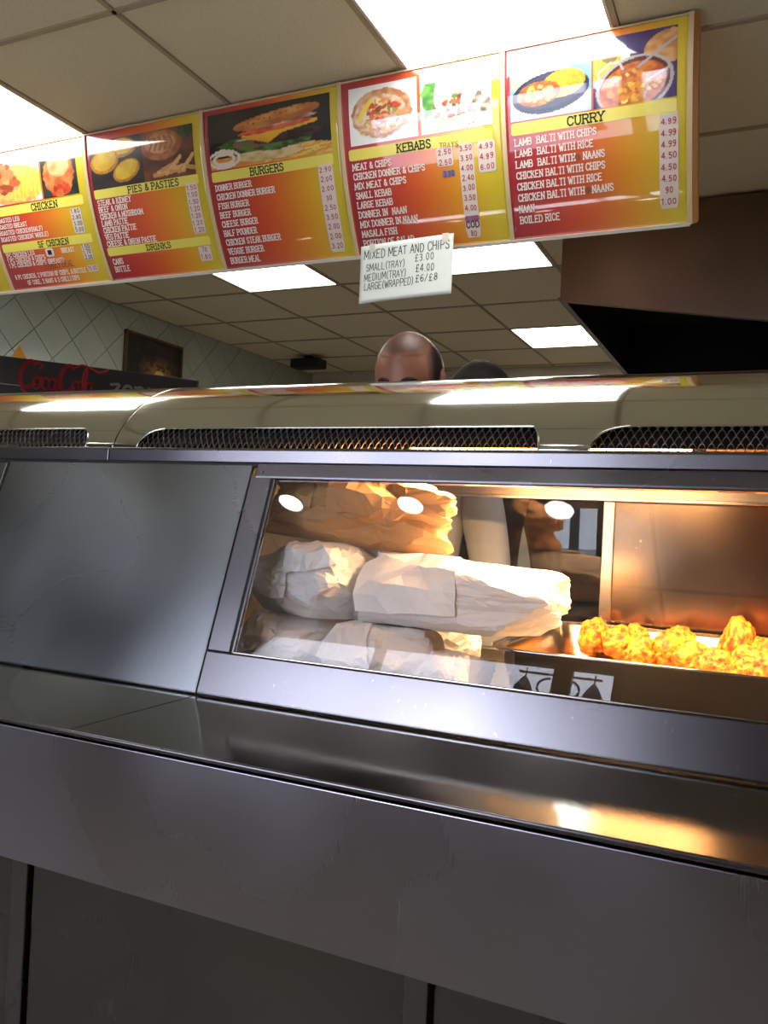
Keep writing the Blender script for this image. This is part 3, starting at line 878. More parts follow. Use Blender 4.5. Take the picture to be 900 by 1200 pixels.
# ================================================================== LETTERING (drawn strokes)
G = {
 'A': [[(0, 0), (2, 6), (4, 0)], [(.8, 2), (3.2, 2)]], 'B': [[(0.2, 0), (.2, 6), (2.6, 6), (3.5, 5.3), (3.5, 3.9), (2.6, 3.2), (.2, 3.2)], [(2.6, 3.2), (3.8, 2.4), (3.8, .8), (2.8, 0), (.2, 0)]],
 'C': [[(3.9, 4.6), (3.1, 5.8), (1.5, 6), (.4, 4.8), (.1, 3), (.4, 1.2), (1.5, 0), (3.1, .2), (3.9, 1.4)]], 'D': [[(.3, 0), (.3, 6), (2.3, 6), (3.7, 4.7), (3.9, 3), (3.7, 1.3), (2.3, 0), (.3, 0)]],
 'E': [[(3.8, 6), (.3, 6), (.3, 0), (3.8, 0)], [(.3, 3.1), (2.8, 3.1)]], 'F': [[(3.8, 6), (.3, 6), (.3, 0)], [(.3, 3.1), (2.8, 3.1)]],
 'G': [[(3.8, 4.8), (3, 5.9), (1.5, 6), (.4, 4.8), (.1, 3), (.4, 1.2), (1.5, 0), (3, .1), (3.8, 1), (3.8, 2.8), (2.4, 2.8)]], 'H': [[(.3, 0), (.3, 6)], [(3.7, 0), (3.7, 6)], [(.3, 3), (3.7, 3)]],
 'I': [[(2, 0), (2, 6)]], 'J': [[(3, 6), (3, 1.2), (2.2, 0), (1, 0), (.3, 1.2)]], 'K': [[(.3, 0), (.3, 6)], [(3.7, 6), (.3, 2.4)], [(1.5, 3.6), (3.9, 0)]], 'L': [[(.4, 6), (.4, 0), (3.8, 0)]],
 'M': [[(0, 0), (.2, 6), (2, 1.5), (3.8, 6), (4, 0)]], 'N': [[(.3, 0), (.3, 6), (3.7, 0), (3.7, 6)]], 'O': [[(2, 6), (.6, 5.2), (.1, 3), (.6, .8), (2, 0), (3.4, .8), (3.9, 3), (3.4, 5.2), (2, 6)]],
 'P': [[(.3, 0), (.3, 6), (2.8, 6), (3.8, 5.2), (3.8, 3.7), (2.8, 2.9), (.3, 2.9)]], 'Q': [[(2, 6), (.6, 5.2), (.1, 3), (.6, .8), (2, 0), (3.4, .8), (3.9, 3), (3.4, 5.2), (2, 6)], [(2.4, 1.5), (4, -.6)]],
 'R': [[(.3, 0), (.3, 6), (2.8, 6), (3.7, 5.2), (3.7, 3.8), (2.8, 3), (.3, 3)], [(2.2, 3), (4, 0)]], 'S': [[(3.6, 4.9), (2.8, 5.9), (1.2, 6), (.4, 5), (.6, 3.8), (3.2, 2.5), (3.7, 1.2), (2.8, .1), (1.2, 0), (.3, 1.1)]],
 'T': [[(0, 6), (4, 6)], [(2, 6), (2, 0)]], 'U': [[(.3, 6), (.3, 1.6), (1.2, 0), (2.8, 0), (3.7, 1.6), (3.7, 6)]], 'V': [[(.1, 6), (2, 0), (3.9, 6)]], 'W': [[(0, 6), (1, 0), (2, 4.6), (3, 0), (4, 6)]],
 'X': [[(.1, 6), (3.9, 0)], [(.1, 0), (3.9, 6)]], 'Y': [[(.1, 6), (2, 3), (3.9, 6)], [(2, 3), (2, 0)]], 'Z': [[(.2, 6), (3.8, 6), (.2, 0), (3.8, 0)]],
 '0': [[(2, 6), (.8, 5), (.5, 3), (.8, 1), (2, 0), (3.2, 1), (3.5, 3), (3.2, 5), (2, 6)]], '1': [[(.9, 4.8), (2.1, 6), (2.1, 0)]], '2': [[(.5, 4.7), (1.2, 5.9), (2.8, 6), (3.5, 4.6), (3, 3.2), (.4, 0), (3.7, 0)]],
 '3': [[(.5, 5.4), (2, 6), (3.3, 5.2), (3.2, 3.7), (1.8, 3.2), (3.4, 2.6), (3.6, 1), (2.2, 0), (.5, .6)]], '4': [[(2.8, 0), (2.8, 6), (.3, 1.8), (3.9, 1.8)]], '5': [[(3.4, 6), (1, 6), (.7, 3.4), (2.4, 3.8), (3.6, 2.6), (3.3, .8), (2, 0), (.5, .6)]],
 '6': [[(3.2, 5.6), (1.8, 5.6), (.7, 3.8), (.5, 1.8), (1.4, .1), (2.8, .1), (3.5, 1.7), (2.8, 3.2), (1.4, 3.1), (.6, 2)]], '7': [[(.4, 6), (3.7, 6), (1.4, 0)]],
 '8': [[(2, 3.2), (.8, 4), (.9, 5.4), (2, 6), (3.1, 5.4), (3.2, 4), (2, 3.2), (.6, 2.2), (.6, .8), (2, 0), (3.4, .8), (3.4, 2.2), (2, 3.2)]], '9': [[(3.4, 4), (2.4, 2.8), (1.1, 3), (.5, 4.5), (1.3, 5.9), (2.7, 5.9), (3.4, 4.4), (3.2, 1.6), (2, 0), (.9, .2)]],
 '&': [[(4, 0), (.9, 4.4), (1.2, 5.7), (2.4, 5.8), (2.8, 4.6), (.6, 2.4), (.4, .9), (1.5, 0), (2.8, .5), (3.9, 2.6)]], '.': [[(1.8, .1), (2.1, .1)]], ',': [[(2, .4), (1.6, -1)]], '-': [[(.8, 3), (3.2, 3)]],
 '(': [[(3, 6.6), (1.8, 4.8), (1.8, 1.2), (3, -.6)]], ')': [[(1, 6.6), (2.2, 4.8), (2.2, 1.2), (1, -.6)]], '/': [[(.6, -.4), (3.4, 6.4)]],
 '£': [[(3.4, 5), (2.6, 6), (1.4, 5.6), (1.2, 4), (1.6, 1.4), (.5, 0), (3.6, 0)], [(.4, 3), (2.8, 3)]],
}
def strokes2quads(lines, w):
    q = []
    for ln in lines:
        for (x0, y0), (x1, y1) in zip(ln[:-1], ln[1:]):
            L = math.hypot(x1 - x0, y1 - y0)
            if L < 1e-9: continue
            ux, uy = (x1 - x0) / L, (y1 - y0) / L
            e = w * .38
            ax, ay, bx, by = x0 - ux * e, y0 - uy * e, x1 + ux * e, y1 + uy * e
            nx, ny = -uy * w / 2, ux * w / 2
            q.append([(ax - nx, ay - ny), (bx - nx, by - ny), (bx + nx, by + ny), (ax + nx, ay + ny)])
    return q
def text_quads(txt, x, y, cap, width=None, weight=.95, serif=True, adv=5.1, jitter=0.0, seed=1, align='l', slant=0.0):
    """quads of a line of text: (x, y) = baseline left (or centre); width = total width in metres"""
    rnd = random.Random(seed); s = cap / 6
    pos = []; cx_ = 0
    for ch in txt:
        a = adv * (.55 if ch in ' .,I1' else .7 if ch in "()/" else 1.18 if ch in 'MW' else 1)
        pos.append((cx_, a)); cx_ += a
    sx = (width / cx_) if width else s
    x0 = x - (cx_ * sx / 2 if align == 'c' else 0)
    out = []
    for ch, (px, a) in zip(txt, pos):
        if ch not in G: continue
        lines = []
        jx, jy, js = rnd.uniform(-jitter, jitter), rnd.uniform(-jitter, jitter), 1 + rnd.uniform(-jitter, jitter) * .25
        gx = px + (a - 4 * (a / adv if ch not in ' .,I1()/' else 1)) / 2
        k = 1.18 if ch in 'MW' else 1
        for ln in G[ch]:
            lines.append([((gx + X_ * k * js + jx + slant * Y_) * sx, (Y_ * js + jy) * s) for X_, Y_ in ln])
        if serif and ch.isalpha():
            for ln in G[ch]:
                for i, (X_, Y_) in enumerate(ln):
                    nb = ln[1] if i == 0 else ln[-2] if i == len(ln) - 1 else None
                    if ch in 'BDPREFL' and i in (1,) : nb = ln[0]
                    if nb is None: continue
                    if Y_ in (0, 6) and abs(nb[1] - Y_) > 1.5 and abs(nb[0] - X_) <= 2.4 and ch not in 'CGOSQJ':
                        lines.append([((gx + (X_ - .75) * k + jx) * sx, (Y_ + jy) * s), ((gx + (X_ + .75) * k + jx) * sx, (Y_ + jy) * s)])
        ww = weight * s
        out += [[(x0 + p[0], y + p[1]) for p in q] for q in strokes2quads(lines, ww)]
    return out

# ================================================================== MENU BOARDS
ZT, DM = 2.548, .462
def bpt(x, v, off=0.0):
    """point on the bowed board: v in metres up from the bottom edge, off = proud of the surface"""
    d = DM - v
    y = 2.152 + .10 * d + .60 * d * d
    sl_ = .10 + 1.2 * d
    n = math.hypot(1, sl_)
    return (x, y - off / n, ZT - d - off * sl_ / n)
class Canvas:
    def __init__(self, w, h, col, seed=0):
        self.w, self.h = w, h
        self.a = np.zeros((h, w, 3)); self.a[:] = col
        self.yy, self.xx = np.mgrid[0:h, 0:w]
        self.u = self.xx / (w - 1); self.v = self.yy / (h - 1)
        self.rs = np.random.RandomState(seed)
    def noise(self, s):
        n = int(s) + 2
        g = self.rs.rand(n, n)
        x = self.u * (n - 1.001); y = self.v * (n - 1.001)
        xi = x.astype(int); yi = y.astype(int); fx = x - xi; fy = y - yi
        return (g[yi, xi] * (1 - fx) + g[yi, xi + 1] * fx) * (1 - fy) + (g[yi + 1, xi] * (1 - fx) + g[yi + 1, xi + 1] * fx) * fy
    def put(self, mask, c1, c2=None, ns=12):
        if c2 is None: self.a[mask] = c1; return
        n = np.clip((self.noise(ns) - .5) * 2.2 + .5, 0, 1)[..., None]
        c = np.array(c1) * (1 - n) + np.array(c2) * n
        self.a[mask] = c[mask]
    def ell(self, cx_, cy_, rx, ry, c1, c2=None, ns=12, rot=0, wob=0.0, pw=2.0):
        dx, dy = self.u - cx_, self.v - cy_
        ca, sa = math.cos(rot), math.sin(rot)
        X = (dx * ca + dy * sa) / rx; Y = (-dx * sa + dy * ca) / ry
        r = (np.abs(X) ** pw + np.abs(Y) ** pw) ** (1 / pw)
        if wob: r = r + wob * (self.noise(14) - .5)
        self.put(r < 1, c1, c2, ns)
    def poly(self, pts, c1, c2=None, ns=12):
        m_ = np.zeros((self.h, self.w), bool); n = len(pts)
        for i in range(n):
            x0, y0 = pts[i]; x1, y1 = pts[(i + 1) % n]
            cond = ((y0 > self.v) != (y1 > self.v))
            with np.errstate(divide='ignore', invalid='ignore'):
                xi = (x1 - x0) * (self.v - y0) / ((y1 - y0) if y1 != y0 else 1e-9) + x0
            m_ ^= cond & (self.u < xi)
        self.put(m_, c1, c2, ns)
    def line(self, pts, w, c1):
        for (x0, y0), (x1, y1) in zip(pts[:-1], pts[1:]):
            L2 = (x1 - x0) ** 2 + (y1 - y0) ** 2 + 1e-12
            t = np.clip(((self.u - x0) * (x1 - x0) + (self.v - y0) * (y1 - y0)) / L2, 0, 1)
            d = np.hypot(self.u - x0 - t * (x1 - x0), (self.v - y0 - t * (y1 - y0)) * self.h / self.w)
            self.a[d < w] = c1
    def chunks(self, n, cx_, cy_, rx, ry, cols, smin=.02, smax=.05):
        for _ in range(n):
            a = self.rs.rand() * 2 * PI; r = self.rs.rand() ** .5
            c = cols[self.rs.randint(len(cols))]; k = .8 + .4 * self.rs.rand()
            self.ell(cx_ + rx * r * math.cos(a), cy_ + ry * r * math.sin(a), smin + (smax - smin) * self.rs.rand(), (smin + (smax - smin) * self.rs.rand()) * self.w / self.h * .8, np.array(c) * k, rot=self.rs.rand() * 3)
def paint_mesh(name, cv, fn, parent, m, **k):
    """a printed sheet: one vertex per canvas pixel"""
    vs = [fn(x / (cv.w - 1), y / (cv.h - 1)) for y in range(cv.h) for x in range(cv.w)]
    fs = [(j * cv.w + i, j * cv.w + i + 1, (j + 1) * cv.w + i + 1, (j + 1) * cv.w + i) for j in range(cv.h - 1) for i in range(cv.w - 1)]
    o = MB().add(vs, fs).build(name, m, parent, smooth=True, **k)
    at = o.data.color_attributes.new('Col', 'FLOAT_COLOR', 'POINT')
    c = np.ones((cv.h * cv.w, 4)); c[:, :3] = np.clip((cv.a.reshape(-1, 3) / 255), 0, 1) ** 2.2
    at.data.foreach_set('color', c.ravel())
    return o

def food_burger(cv):
    cv.put(cv.v > -1, (18, 16, 16), (34, 28, 24), 5)
    cv.put(cv.v < .18, (226, 140, 56), (240, 180, 100), 20)
    cv.ell(.62, .14, .4, .12, (236, 196, 96), (214, 140, 40), 26)
    for k in range(16): cv.line([(.35 + .04 * k, .03 + .05 * (k % 3)), (.5 + .04 * k, .1 + .05 * ((k * 2) % 3))], .008, (246, 206, 96) if k % 2 else (222, 160, 50))
    cv.ell(.22, .38, .13, .10, (70, 110, 44), (36, 70, 26), 20, wob=.7)
    cv.ell(.5, .16, .28, .12, (232, 206, 150), (206, 170, 110), 16)
    cv.ell(.55, .31, .34, .10, (90, 130, 60), (44, 70, 30), 24, wob=.6)
    cv.ell(.34, .38, .12, .12, (150, 90, 84), (110, 120, 60), 24, wob=.4)
    cv.ell(.66, .40, .28, .09, (84, 50, 38), (50, 28, 22), 18, rot=.08)
    cv.poly([(.28, .50), (.5, .33), (.62, .47), (.9, .56), (.9, .62), (.3, .58)], (250, 190, 50), (240, 160, 30), 8)
    cv.ell(.56, .58, .31, .055, (214, 60, 30), (240, 110, 60), 20, rot=.12)
    cv.ell(.6, .66, .30, .05, (120, 70, 60), (220, 190, 160), 14, rot=.12)
    cv.ell(.57, .75, .36, .115, (214, 138, 68), (190, 100, 44), 10, rot=.24, pw=2.4)
    cv.ell(.60, .80, .26, .06, (236, 164, 88), (208, 114, 52), 9, rot=.24)
    for k in range(14): cv.ell(.3 + .045 * k, .70 + .017 * k + .03 * math.sin(k * 2.3), .006, .012, (90, 44, 20))
    for r_ in (.13, .085): cv.line([(.12 + r_ * math.cos(a), .17 + r_ * 1.1 * math.sin(a)) for a in [k * .3 for k in range(22)]], .012, (244, 226, 206))
def food_kebab1(cv):
    cv.put(cv.v > -1, (250, 250, 246))
    cv.ell(.5, .46, .46, .42, (238, 238, 232)); cv.ell(.48, .5, .44, .42, (222, 176, 130), (190, 120, 80), 12, wob=.1)
    cv.ell(.46, .48, .38, .34, (240, 214, 186), (214, 150, 110), 16)
    cv.chunks(60, .5, .45, .26, .26, [(212, 90, 50), (236, 130, 80), (190, 70, 40), (244, 200, 120), (150, 170, 80)], .02, .06)
    cv.chunks(26, .42, .25, .28, .1, [(240, 200, 140), (226, 150, 90)], .01, .04)
    cv.line([(.16, .42), (.2, .55), (.28, .66), (.32, .72)], .03, (244, 216, 70))
def food_kebab2(cv):
    cv.put(cv.v > -1, (252, 252, 250))
    cv.ell(.18, .55, .16, .34, (70, 140, 60), (120, 180, 84), 16, wob=.6)
    cv.ell(.58, .34, .42, .30, (214, 206, 180), (120, 100, 80), 18)
    cv.ell(.42, .72, .2, .4, (244, 234, 214), (226, 206, 170), 6, rot=-.3)
    cv.chunks(40, .55, .42, .22, .22, [(160, 60, 40), (110, 60, 44), (220, 100, 60), (90, 120, 50)], .02, .05)
    cv.ell(.72, .62, .1, .36, (246, 238, 220), (226, 210, 180), 6, rot=-.35)
    cv.line([(.8, .8), (.9, .6), (.88, .4), (.8, .25)], .02, (236, 236, 232)); cv.ell(.55, .14, .4, .09, (240, 222, 190), (222, 190, 150), 9, rot=.12)
def food_curry1(cv):
    cv.put(cv.v > -1, (120, 180, 214), (150, 200, 226), 4)
    cv.put(cv.v < .3, (206, 222, 232), (190, 210, 226), 5)
    cv.ell(.3, .66, .42, .24, (232, 222, 214), (206, 170, 150), 6)
    cv.ell(.5, .36, .48, .30, (24, 30, 60), rot=.15); cv.ell(.5, .38, .42, .25, (50, 56, 84), rot=.15)
    cv.ell(.66, .46, .27, .2, (246, 190, 50), (232, 160, 30), 40, rot=.2); cv.ell(.36, .36, .27, .18, (206, 110, 40), (170, 76, 24), 20, rot=.1)
    cv.chunks(26, .35, .34, .22, .13, [(240, 190, 80), (224, 130, 50), (246, 214, 130)], .02, .045)
def food_curry2(cv):
    cv.put(cv.v > -1, (72, 50, 110), (56, 40, 96), 5)
    cv.ell(.15, .62, .3, .36, (240, 240, 226)); cv.ell(.12, .64, .22, .3, (220, 214, 90), (190, 190, 60), 26); cv.ell(.2, .72, .1, .1, (150, 120, 50))
    cv.ell(.9, .72, .3, .24, (226, 170, 110), (200, 130, 74), 14, rot=.4)
    cv.ell(.5, .26, .48, .4, (196, 186, 180), rot=.45); cv.ell(.5, .26, .44, .36, (96, 40, 20), rot=.45)
    cv.ell(.48, .24, .42, .32, (226, 130, 40), (190, 84, 20), 18, rot=.45)
    cv.chunks(50, .48, .24, .3, .22, [(246, 170, 60), (214, 104, 30), (240, 150, 40), (250, 200, 100)], .02, .05)
    cv.line([(.06, .3), (.06, .5), (.2, .62), (.32, .6), (.36, .5)], .012, (210, 206, 204)); cv.line([(.62, .05), (.68, .3), (.9, .42)], .012, (200, 190, 186)); cv.line([(.55, .5), (1.0, .84)], .016, (186, 176, 180))
def food_pasty(cv):
    cv.put(cv.v > -1, (34, 28, 26), (56, 44, 40), 5)
    for x, y, rx, ry, ro in ((.6, .78, .3, .2, 0), (.28, .55, .28, .24, .5), (.68, .3, .28, .2, .6)):
        cv.ell(x, y, rx, ry, (214, 150, 30), (190, 120, 20), 30, rot=ro); cv.ell(x, y + .02, rx * .85, ry * .8, (240, 206, 60), (232, 180, 40), 8, rot=ro)
def food_pie(cv):
    cv.put(cv.v > -1, (130, 74, 48), (90, 50, 36), 6)
    cv.ell(.88, .9, .2, .14, (60, 80, 40), (30, 50, 24), 20, wob=.5)
    cv.ell(.38, .68, .4, .3, (190, 120, 70), (150, 80, 44), 10); cv.ell(.36, .72, .3, .2, (220, 156, 100), (186, 116, 66), 9)
    for k in range(5): cv.line([(.15 + .1 * k, .6), (.2 + .1 * k, .72), (.15 + .1 * k, .84)], .02, (166, 96, 56))
    for k in range(9): cv.line([(.2 + .08 * k, .1 + .04 * (k % 3)), (.55 + .06 * k, .12 + .09 * (k % 4))], .03, (232, 180, 116) if k % 2 else (214, 156, 90))
def food_chips(cv):
    cv.put(cv.v > -1, (236, 236, 230))
    cv.ell(.5, .4, .55, .45, (214, 150, 90), (232, 190, 100), 16)
    for k in range(14): cv.line([(.45 + .04 * k, .05 + .05 * (k % 5)), (.55 + .035 * k, .5 + .06 * (k % 4))], .03, (240, 204, 90) if k % 2 else (226, 180, 66))
    cv.chunks(36, .28, .52, .26, .3, [(206, 110, 70), (226, 140, 90), (180, 84, 50)], .05, .1)
def food_chicken(cv):
    cv.put(cv.v > -1, (50, 58, 52), (30, 36, 34), 6)
    cv.ell(.5, .5, .42, .5, (214, 130, 70), (180, 90, 44), 9, wob=.2); cv.ell(.5, .66, .3, .25, (240, 176, 120), (214, 130, 80), 7)
    cv.chunks(20, .5, .15, .4, .12, [(214, 70, 40), (190, 50, 30), (230, 120, 60)], .03, .07)

BW_N = .5025; BW_L = .484
def board(x0, lbl, photos, bands, lines, prices, extra=None, seed=0, last=False, cap=.0155):
    t = empty('menu_board', (x0 + BW_N / 2, 2.155, ZT - .002)); tag(t, lbl, 'menu board', 'row of curved menu boards hanging from the ceiling')
    inv = Vector(t.location)
    BW = BW_L if last else BW_N
    w = BW - .012
    def P(u, v, off=0.0):      # metres from the print's lower left corner
        p = bpt(x0 + .006 + u, v, off); return (p[0] - inv.x, p[1] - inv.y, p[2] - inv.z)
    H = DM
    cv = Canvas(60, 60, (0, 0, 0), seed)
    tt = np.clip(cv.u * .95 + (.5 - np.abs(cv.v - .45)) * .12 + .0, 0, 1)
    stops = [(0.0, (166, 36, 56)), (.25, (200, 52, 48)), (.5, (228, 100, 40)), (.72, (236, 160, 34)), (.9, (224, 198, 44)), (1.0, (212, 192, 44))]
    for ch in range(3):
        cv.a[..., ch] = np.interp(tt, [s[0] for s in stops], [s[1][ch] for s in stops])
    paint_mesh('print_sheet', cv, lambda a, b_: P(a * w, b_ * H, .0), t, M['paint'], solid=.003)
    for (u0, u1, v0, v1, fn) in photos:
        W_ = int(150 * (u1 - u0)) + 20
        c2 = Canvas(W_, max(30, int(W_ * (v1 - v0) * H / ((u1 - u0) * w))), (0, 0, 0), seed + int(u0 * 10)); fn(c2)
        paint_mesh('food_photo', c2, lambda a, b_, u0=u0, u1=u1, v0=v0, v1=v1: P((u0 + (u1 - u0) * a) * w, (v0 + (v1 - v0) * b_) * H, .0007), t, M['paint'])
    def rect(name, u0, u1, v0, v1, off, m, r=.006, drift=0.0):
        n = 14
        def f(a, b_):
            v = v0 * H + (v1 - v0) * H * b_
            e = min(v - v0 * H, v1 * H - v)
            c = r - math.sqrt(max(0, r * r - (r - min(e, r)) ** 2))
            return P((u0 + drift * (1 - b_)) * w + c + ((u1 - u0) * w - 2 * c) * a, v, off)
        return MB().grid(f, 2, n).build(name, m, t, smooth=True)
    def quads(name, q, off, m, parent=None):
        mb = MB()
        for qq in q: mb.add([P(p[0], p[1], off) for p in qq], [(0, 1, 2, 3)])
        return mb.build(name, m, parent or t)
    for (v0, v1, txt, cu, tw) in bands:
        if txt in ('FAMILY DEAL',):
            quads('heading', text_quads(txt, cu * w, v0 * H + .004, .018, tw * w, weight=.9, align='c'), .0014, M['brown_dot']); continue
        b_ = rect('title_band', .03, .945, v0, v1, .0008, M['band'])
        quads('heading', text_quads(txt, cu * w, v0 * H + .0048, (v1 - v0) * H - .0095, tw * w * 1.12, weight=1.1, align='c'), .0014, M['black_ink'])
    for (txt, u, v, tw) in lines:
        quads('menu_line', text_quads(txt, u * w, v * H - cap * .45, cap, tw * w, weight=1.12), .0014, M['white_ink'])
    for (u0, u1, v0, v1, m_, plist, ink) in prices:
        s = rect('price_sticker', u0, u1, v0, v1, .0010, M[m_], .004, drift=.0)
        for (p, v) in plist:
            quads('price', text_quads(p, (u0 + u1) / 2 * w, v * H - .0055, .0125, min(.0105 * len(p), (u1 - u0) * w * .84), weight=1.0, serif=False, align='c', jitter=.3, seed=len(p) + int(v * 90)), .0016, M[ink])
    if extra: extra(t, P, w, H, quads, rect)
    # frame
    for a in (0, 1):
        c0, c1 = (0, .006) if a == 0 else (BW - .006, BW)
        if last and a == 1: c1 = BW + .006
        mb = MB()
        N = 24
        for i in range(N + 1):
            v = -.004 + (H + .005) * i / N
            for (xx, off) in ((x0 + c0, .004), (x0 + c1, .004), (x0 + c1, -.012), (x0 + c0, -.012)):
                p = bpt(xx, v, off); mb.v.append((p[0] - inv.x, p[1] - inv.y, min(p[2], ZT) - inv.z))
        for i in range(N):
            for k in range(4):
                l = (k + 1) % 4
                mb.f.append((i * 4 + k, i * 4 + l, (i + 1) * 4 + l, (i + 1) * 4 + k))
        mb.f += [(0, 3, 2, 1), (4 * N, 4 * N + 1, 4 * N + 2, 4 * N + 3)]
        mb.build('side_trim', M['trim'], t)
    if last:
        mb = MB(); N = 24
        for i in range(N + 1):
            v = -.004 + (H + .005) * i / N
            for (xx, off) in ((x0 + BW + .006, .003), (x0 + BW + .018, -.01), (x0 + BW + .018, -.05), (x0 + BW + .006, -.05)):
                p = bpt(xx, v, off); mb.v.append((p[0] - inv.x, p[1] - inv.y, min(p[2], ZT) - inv.z))
        for i in range(N):
            for k in range(4):
                l = (k + 1) % 4; mb.f.append((i * 4 + k, i * 4 + l, (i + 1) * 4 + l, (i + 1) * 4 + k))
        mb.f += [(0, 3, 2, 1), (4 * N, 4 * N + 1, 4 * N + 2, 4 * N + 3)]
        mb.build('end_cap', mat('end_cap_wood', (186, 130, 66), .5), t)
    p0, p1 = bpt(0, 0, .005), bpt(0, -.008, .005); q0, q1 = bpt(0, 0, -.012), bpt(0, -.008, -.012)
    MB().prism([(p0[1] - inv.y, p0[2] - inv.z), (p1[1] - inv.y, p1[2] - inv.z), (q1[1] - inv.y, q1[2] - inv.z), (q0[1] - inv.y, q0[2] - inv.z)], 0, -BW_N / 2, BW - BW_N / 2).build('bottom_trim', M['trimw'], t)
    p0, p1 = bpt(0, H, .004), bpt(0, H - .006, .004)
    MB().prism([(p0[1] - inv.y, -.0005), (p1[1] - inv.y, p1[2] - inv.z), (p1[1] - inv.y + .02, p1[2] - inv.z), (p0[1] - inv.y + .02, -.0005)], 0, -BW_N / 2, BW - BW_N / 2).build('top_trim', M['trim'], t)
    return t

X5 = -.712
XB = [X5 - BW_N * k for k in range(6)]       # left edges: curry, kebabs, burgers, pies, chicken, far left
def rows(items, v0, pitch, u=.045, cw_=.0212):
    return [(s, u, v0 - pitch * i, cw_ * len(s) + .01) for i, s in enumerate(items)]
def plist(ps, v0, pitch): return [(p, v0 - pitch * i) for i, p in enumerate(ps)]

def ex_curry(t, P, w, H, quads, rect):
    for (u, v) in ((.408, .377), (.462, .208)):
        n = 14; MB().add([P(u * w + .0075 * math.cos(2 * PI * k / n), v * H + .0075 * math.sin(2 * PI * k / n), .0018) for k in range(n)], [tuple(range(n))]).build('correction_dot', M['brown_dot'], t)
board(X5, 'curry menu board at the right end, photos of curry dishes on blue', [(.03, .495, .60, .95, food_curry1), (.505, .945, .60, .95, food_curry2)],
      [(.528, .592, 'CURRY', .46, .19)],
      rows(['LAMB  BALTI WITH CHIPS', 'LAMB  BALTI WITH RICE', 'LAMB  BALTI WITH   NAANS', 'CHICKEN BALTI WITH CHIPS', 'CHICKEN BALTI WITH RICE', 'CHICKEN BALTI WITH   NAANS', 'NAAN', 'BOILED RICE'], .490, .0565),
      [(.855, .955, .075, .520, 'sticker', plist(['4.99', '4.99', '4.99', '4.50', '4.50', '4.50', '90', '1.00'], .485, .054), 'red_ink')], ex_curry, seed=1, last=True)
def ex_kebab(t, P, w, H, quads, rect):
    quads('heading', text_quads('TRAYS', .62 * w, .52 * H, .014, .12 * w, weight=.6, serif=False, jitter=.25), .0022, M['brown_dot'])
    rect('sticker_strip', .735, .825, .118, .150, .0013, M['purple'])
    quads('price', text_quads('COD', .78 * w, .088 * H, .015, .085 * w, weight=1.3, serif=False, align='c'), .0018, M['bluegrey_ink'])
    quads('price', text_quads('5.00', .78 * w, .122 * H, .012, .08 * w, weight=.9, serif=False, align='c'), .0018, M['red_ink'])
board(XB[1], 'kebabs menu board with two wrap photos on white, second from right', [(.05, .495, .61, .945, food_kebab1), (.515, .945, .61, .945, food_kebab2)],
      [(.528, .592, 'KEBABS', .46, .20)],
      rows(['MEAT & CHIPS', 'CHICKEN DONNER & CHIPS', 'MIX MEAT & CHIPS', 'SMALL KEBAB', 'LARGE KEBAB', 'DONNER IN  NAAN', 'MIX DONNER IN NAAN', 'MASALA FISH', 'PORTION OF SALAD'], .490, .0535),
      [(.60, .70, .425, .53, 'sticker', plist(['2.50', '2.50'], .50, .055), 'red_ink'), (.625, .705, .365, .402, 'purple', plist(['3.00'], .383, .05), 'bluegrey_ink'),
       (.735, .825, .035, .535, 'sticker', plist(['3.50', '3.50', '4.00', '2.40', '3.00', '3.50', '4.00'], .505, .0525) + [('80', .055)], 'red_ink'),
       (.85, .955, .365, .53, 'sticker', plist(['4.99', '4.99', '6.00'], .50, .0535), 'red_ink')], ex_kebab, seed=2)
board(XB[2], 'burgers menu board with a large cheeseburger photo on black, middle of the row', [(.035, .945, .60, .955, food_burger)],
      [(.528, .592, 'BURGERS', .46, .23)],
      rows(['DONNER BURGER', 'CHICKEN DONNER BURGER', 'FISH BURGER', 'BEEF BURGER', 'CHEESE BURGER', 'HALF POUNDER', 'CHICKEN STEAK BURGER', 'VEGGIE BURGER', 'BURGER MEAL'], .490, .0555),
      [(.83, .935, .035, .535, 'sticker', plist(['2.90', '2.00', '2.00', '30', '2.50', '3.50', '2.00', '2.00', '3.20'], .505, .0545), 'red_ink')], seed=3)
board(XB[3], 'pies and pasties menu board with pasty photos and a drinks list', [(.03, .50, .60, .93, food_pasty), (.50, .935, .60, .93, food_pie)],
      [(.538, .600, 'PIES & PASTIES', .56, .40), (.160, .215, 'DRINKS', .50, .20)],
      rows(['STEAK & KIDNEY', 'BEEF & ONION', 'CHICKEN & MUSHROOM', 'LAMB PATTIE', 'CHICKEN PATTIE', 'VEG PATTIE', 'CHEESE & ONION PASTIE'], .510, .0455) + [('CANS', .05, .12, .10), ('BOTTLE', .05, .07, .14)],
      [(.83, .93, .235, .55, 'sticker', plist(['1.50', '1.50', '1.50', '1.20', '1.20', '1.20', '1.20'], .52, .044), 'red_ink'), (.83, .93, .065, .155, 'sticker', plist(['70', '1.80'], .133, .045), 'red_ink')], seed=4)
def ex_ch(t, P, w, H, quads, rect):
    rect('sticker_patch', .46, .54, .205, .262, .0012, M['sticker'])
    quads('black_square', [[(.48 * w, .218 * H), (.52 * w, .218 * H), (.52 * w, .250 * H), (.48 * w, .250 * H)]], .0018, M['black_ink'])
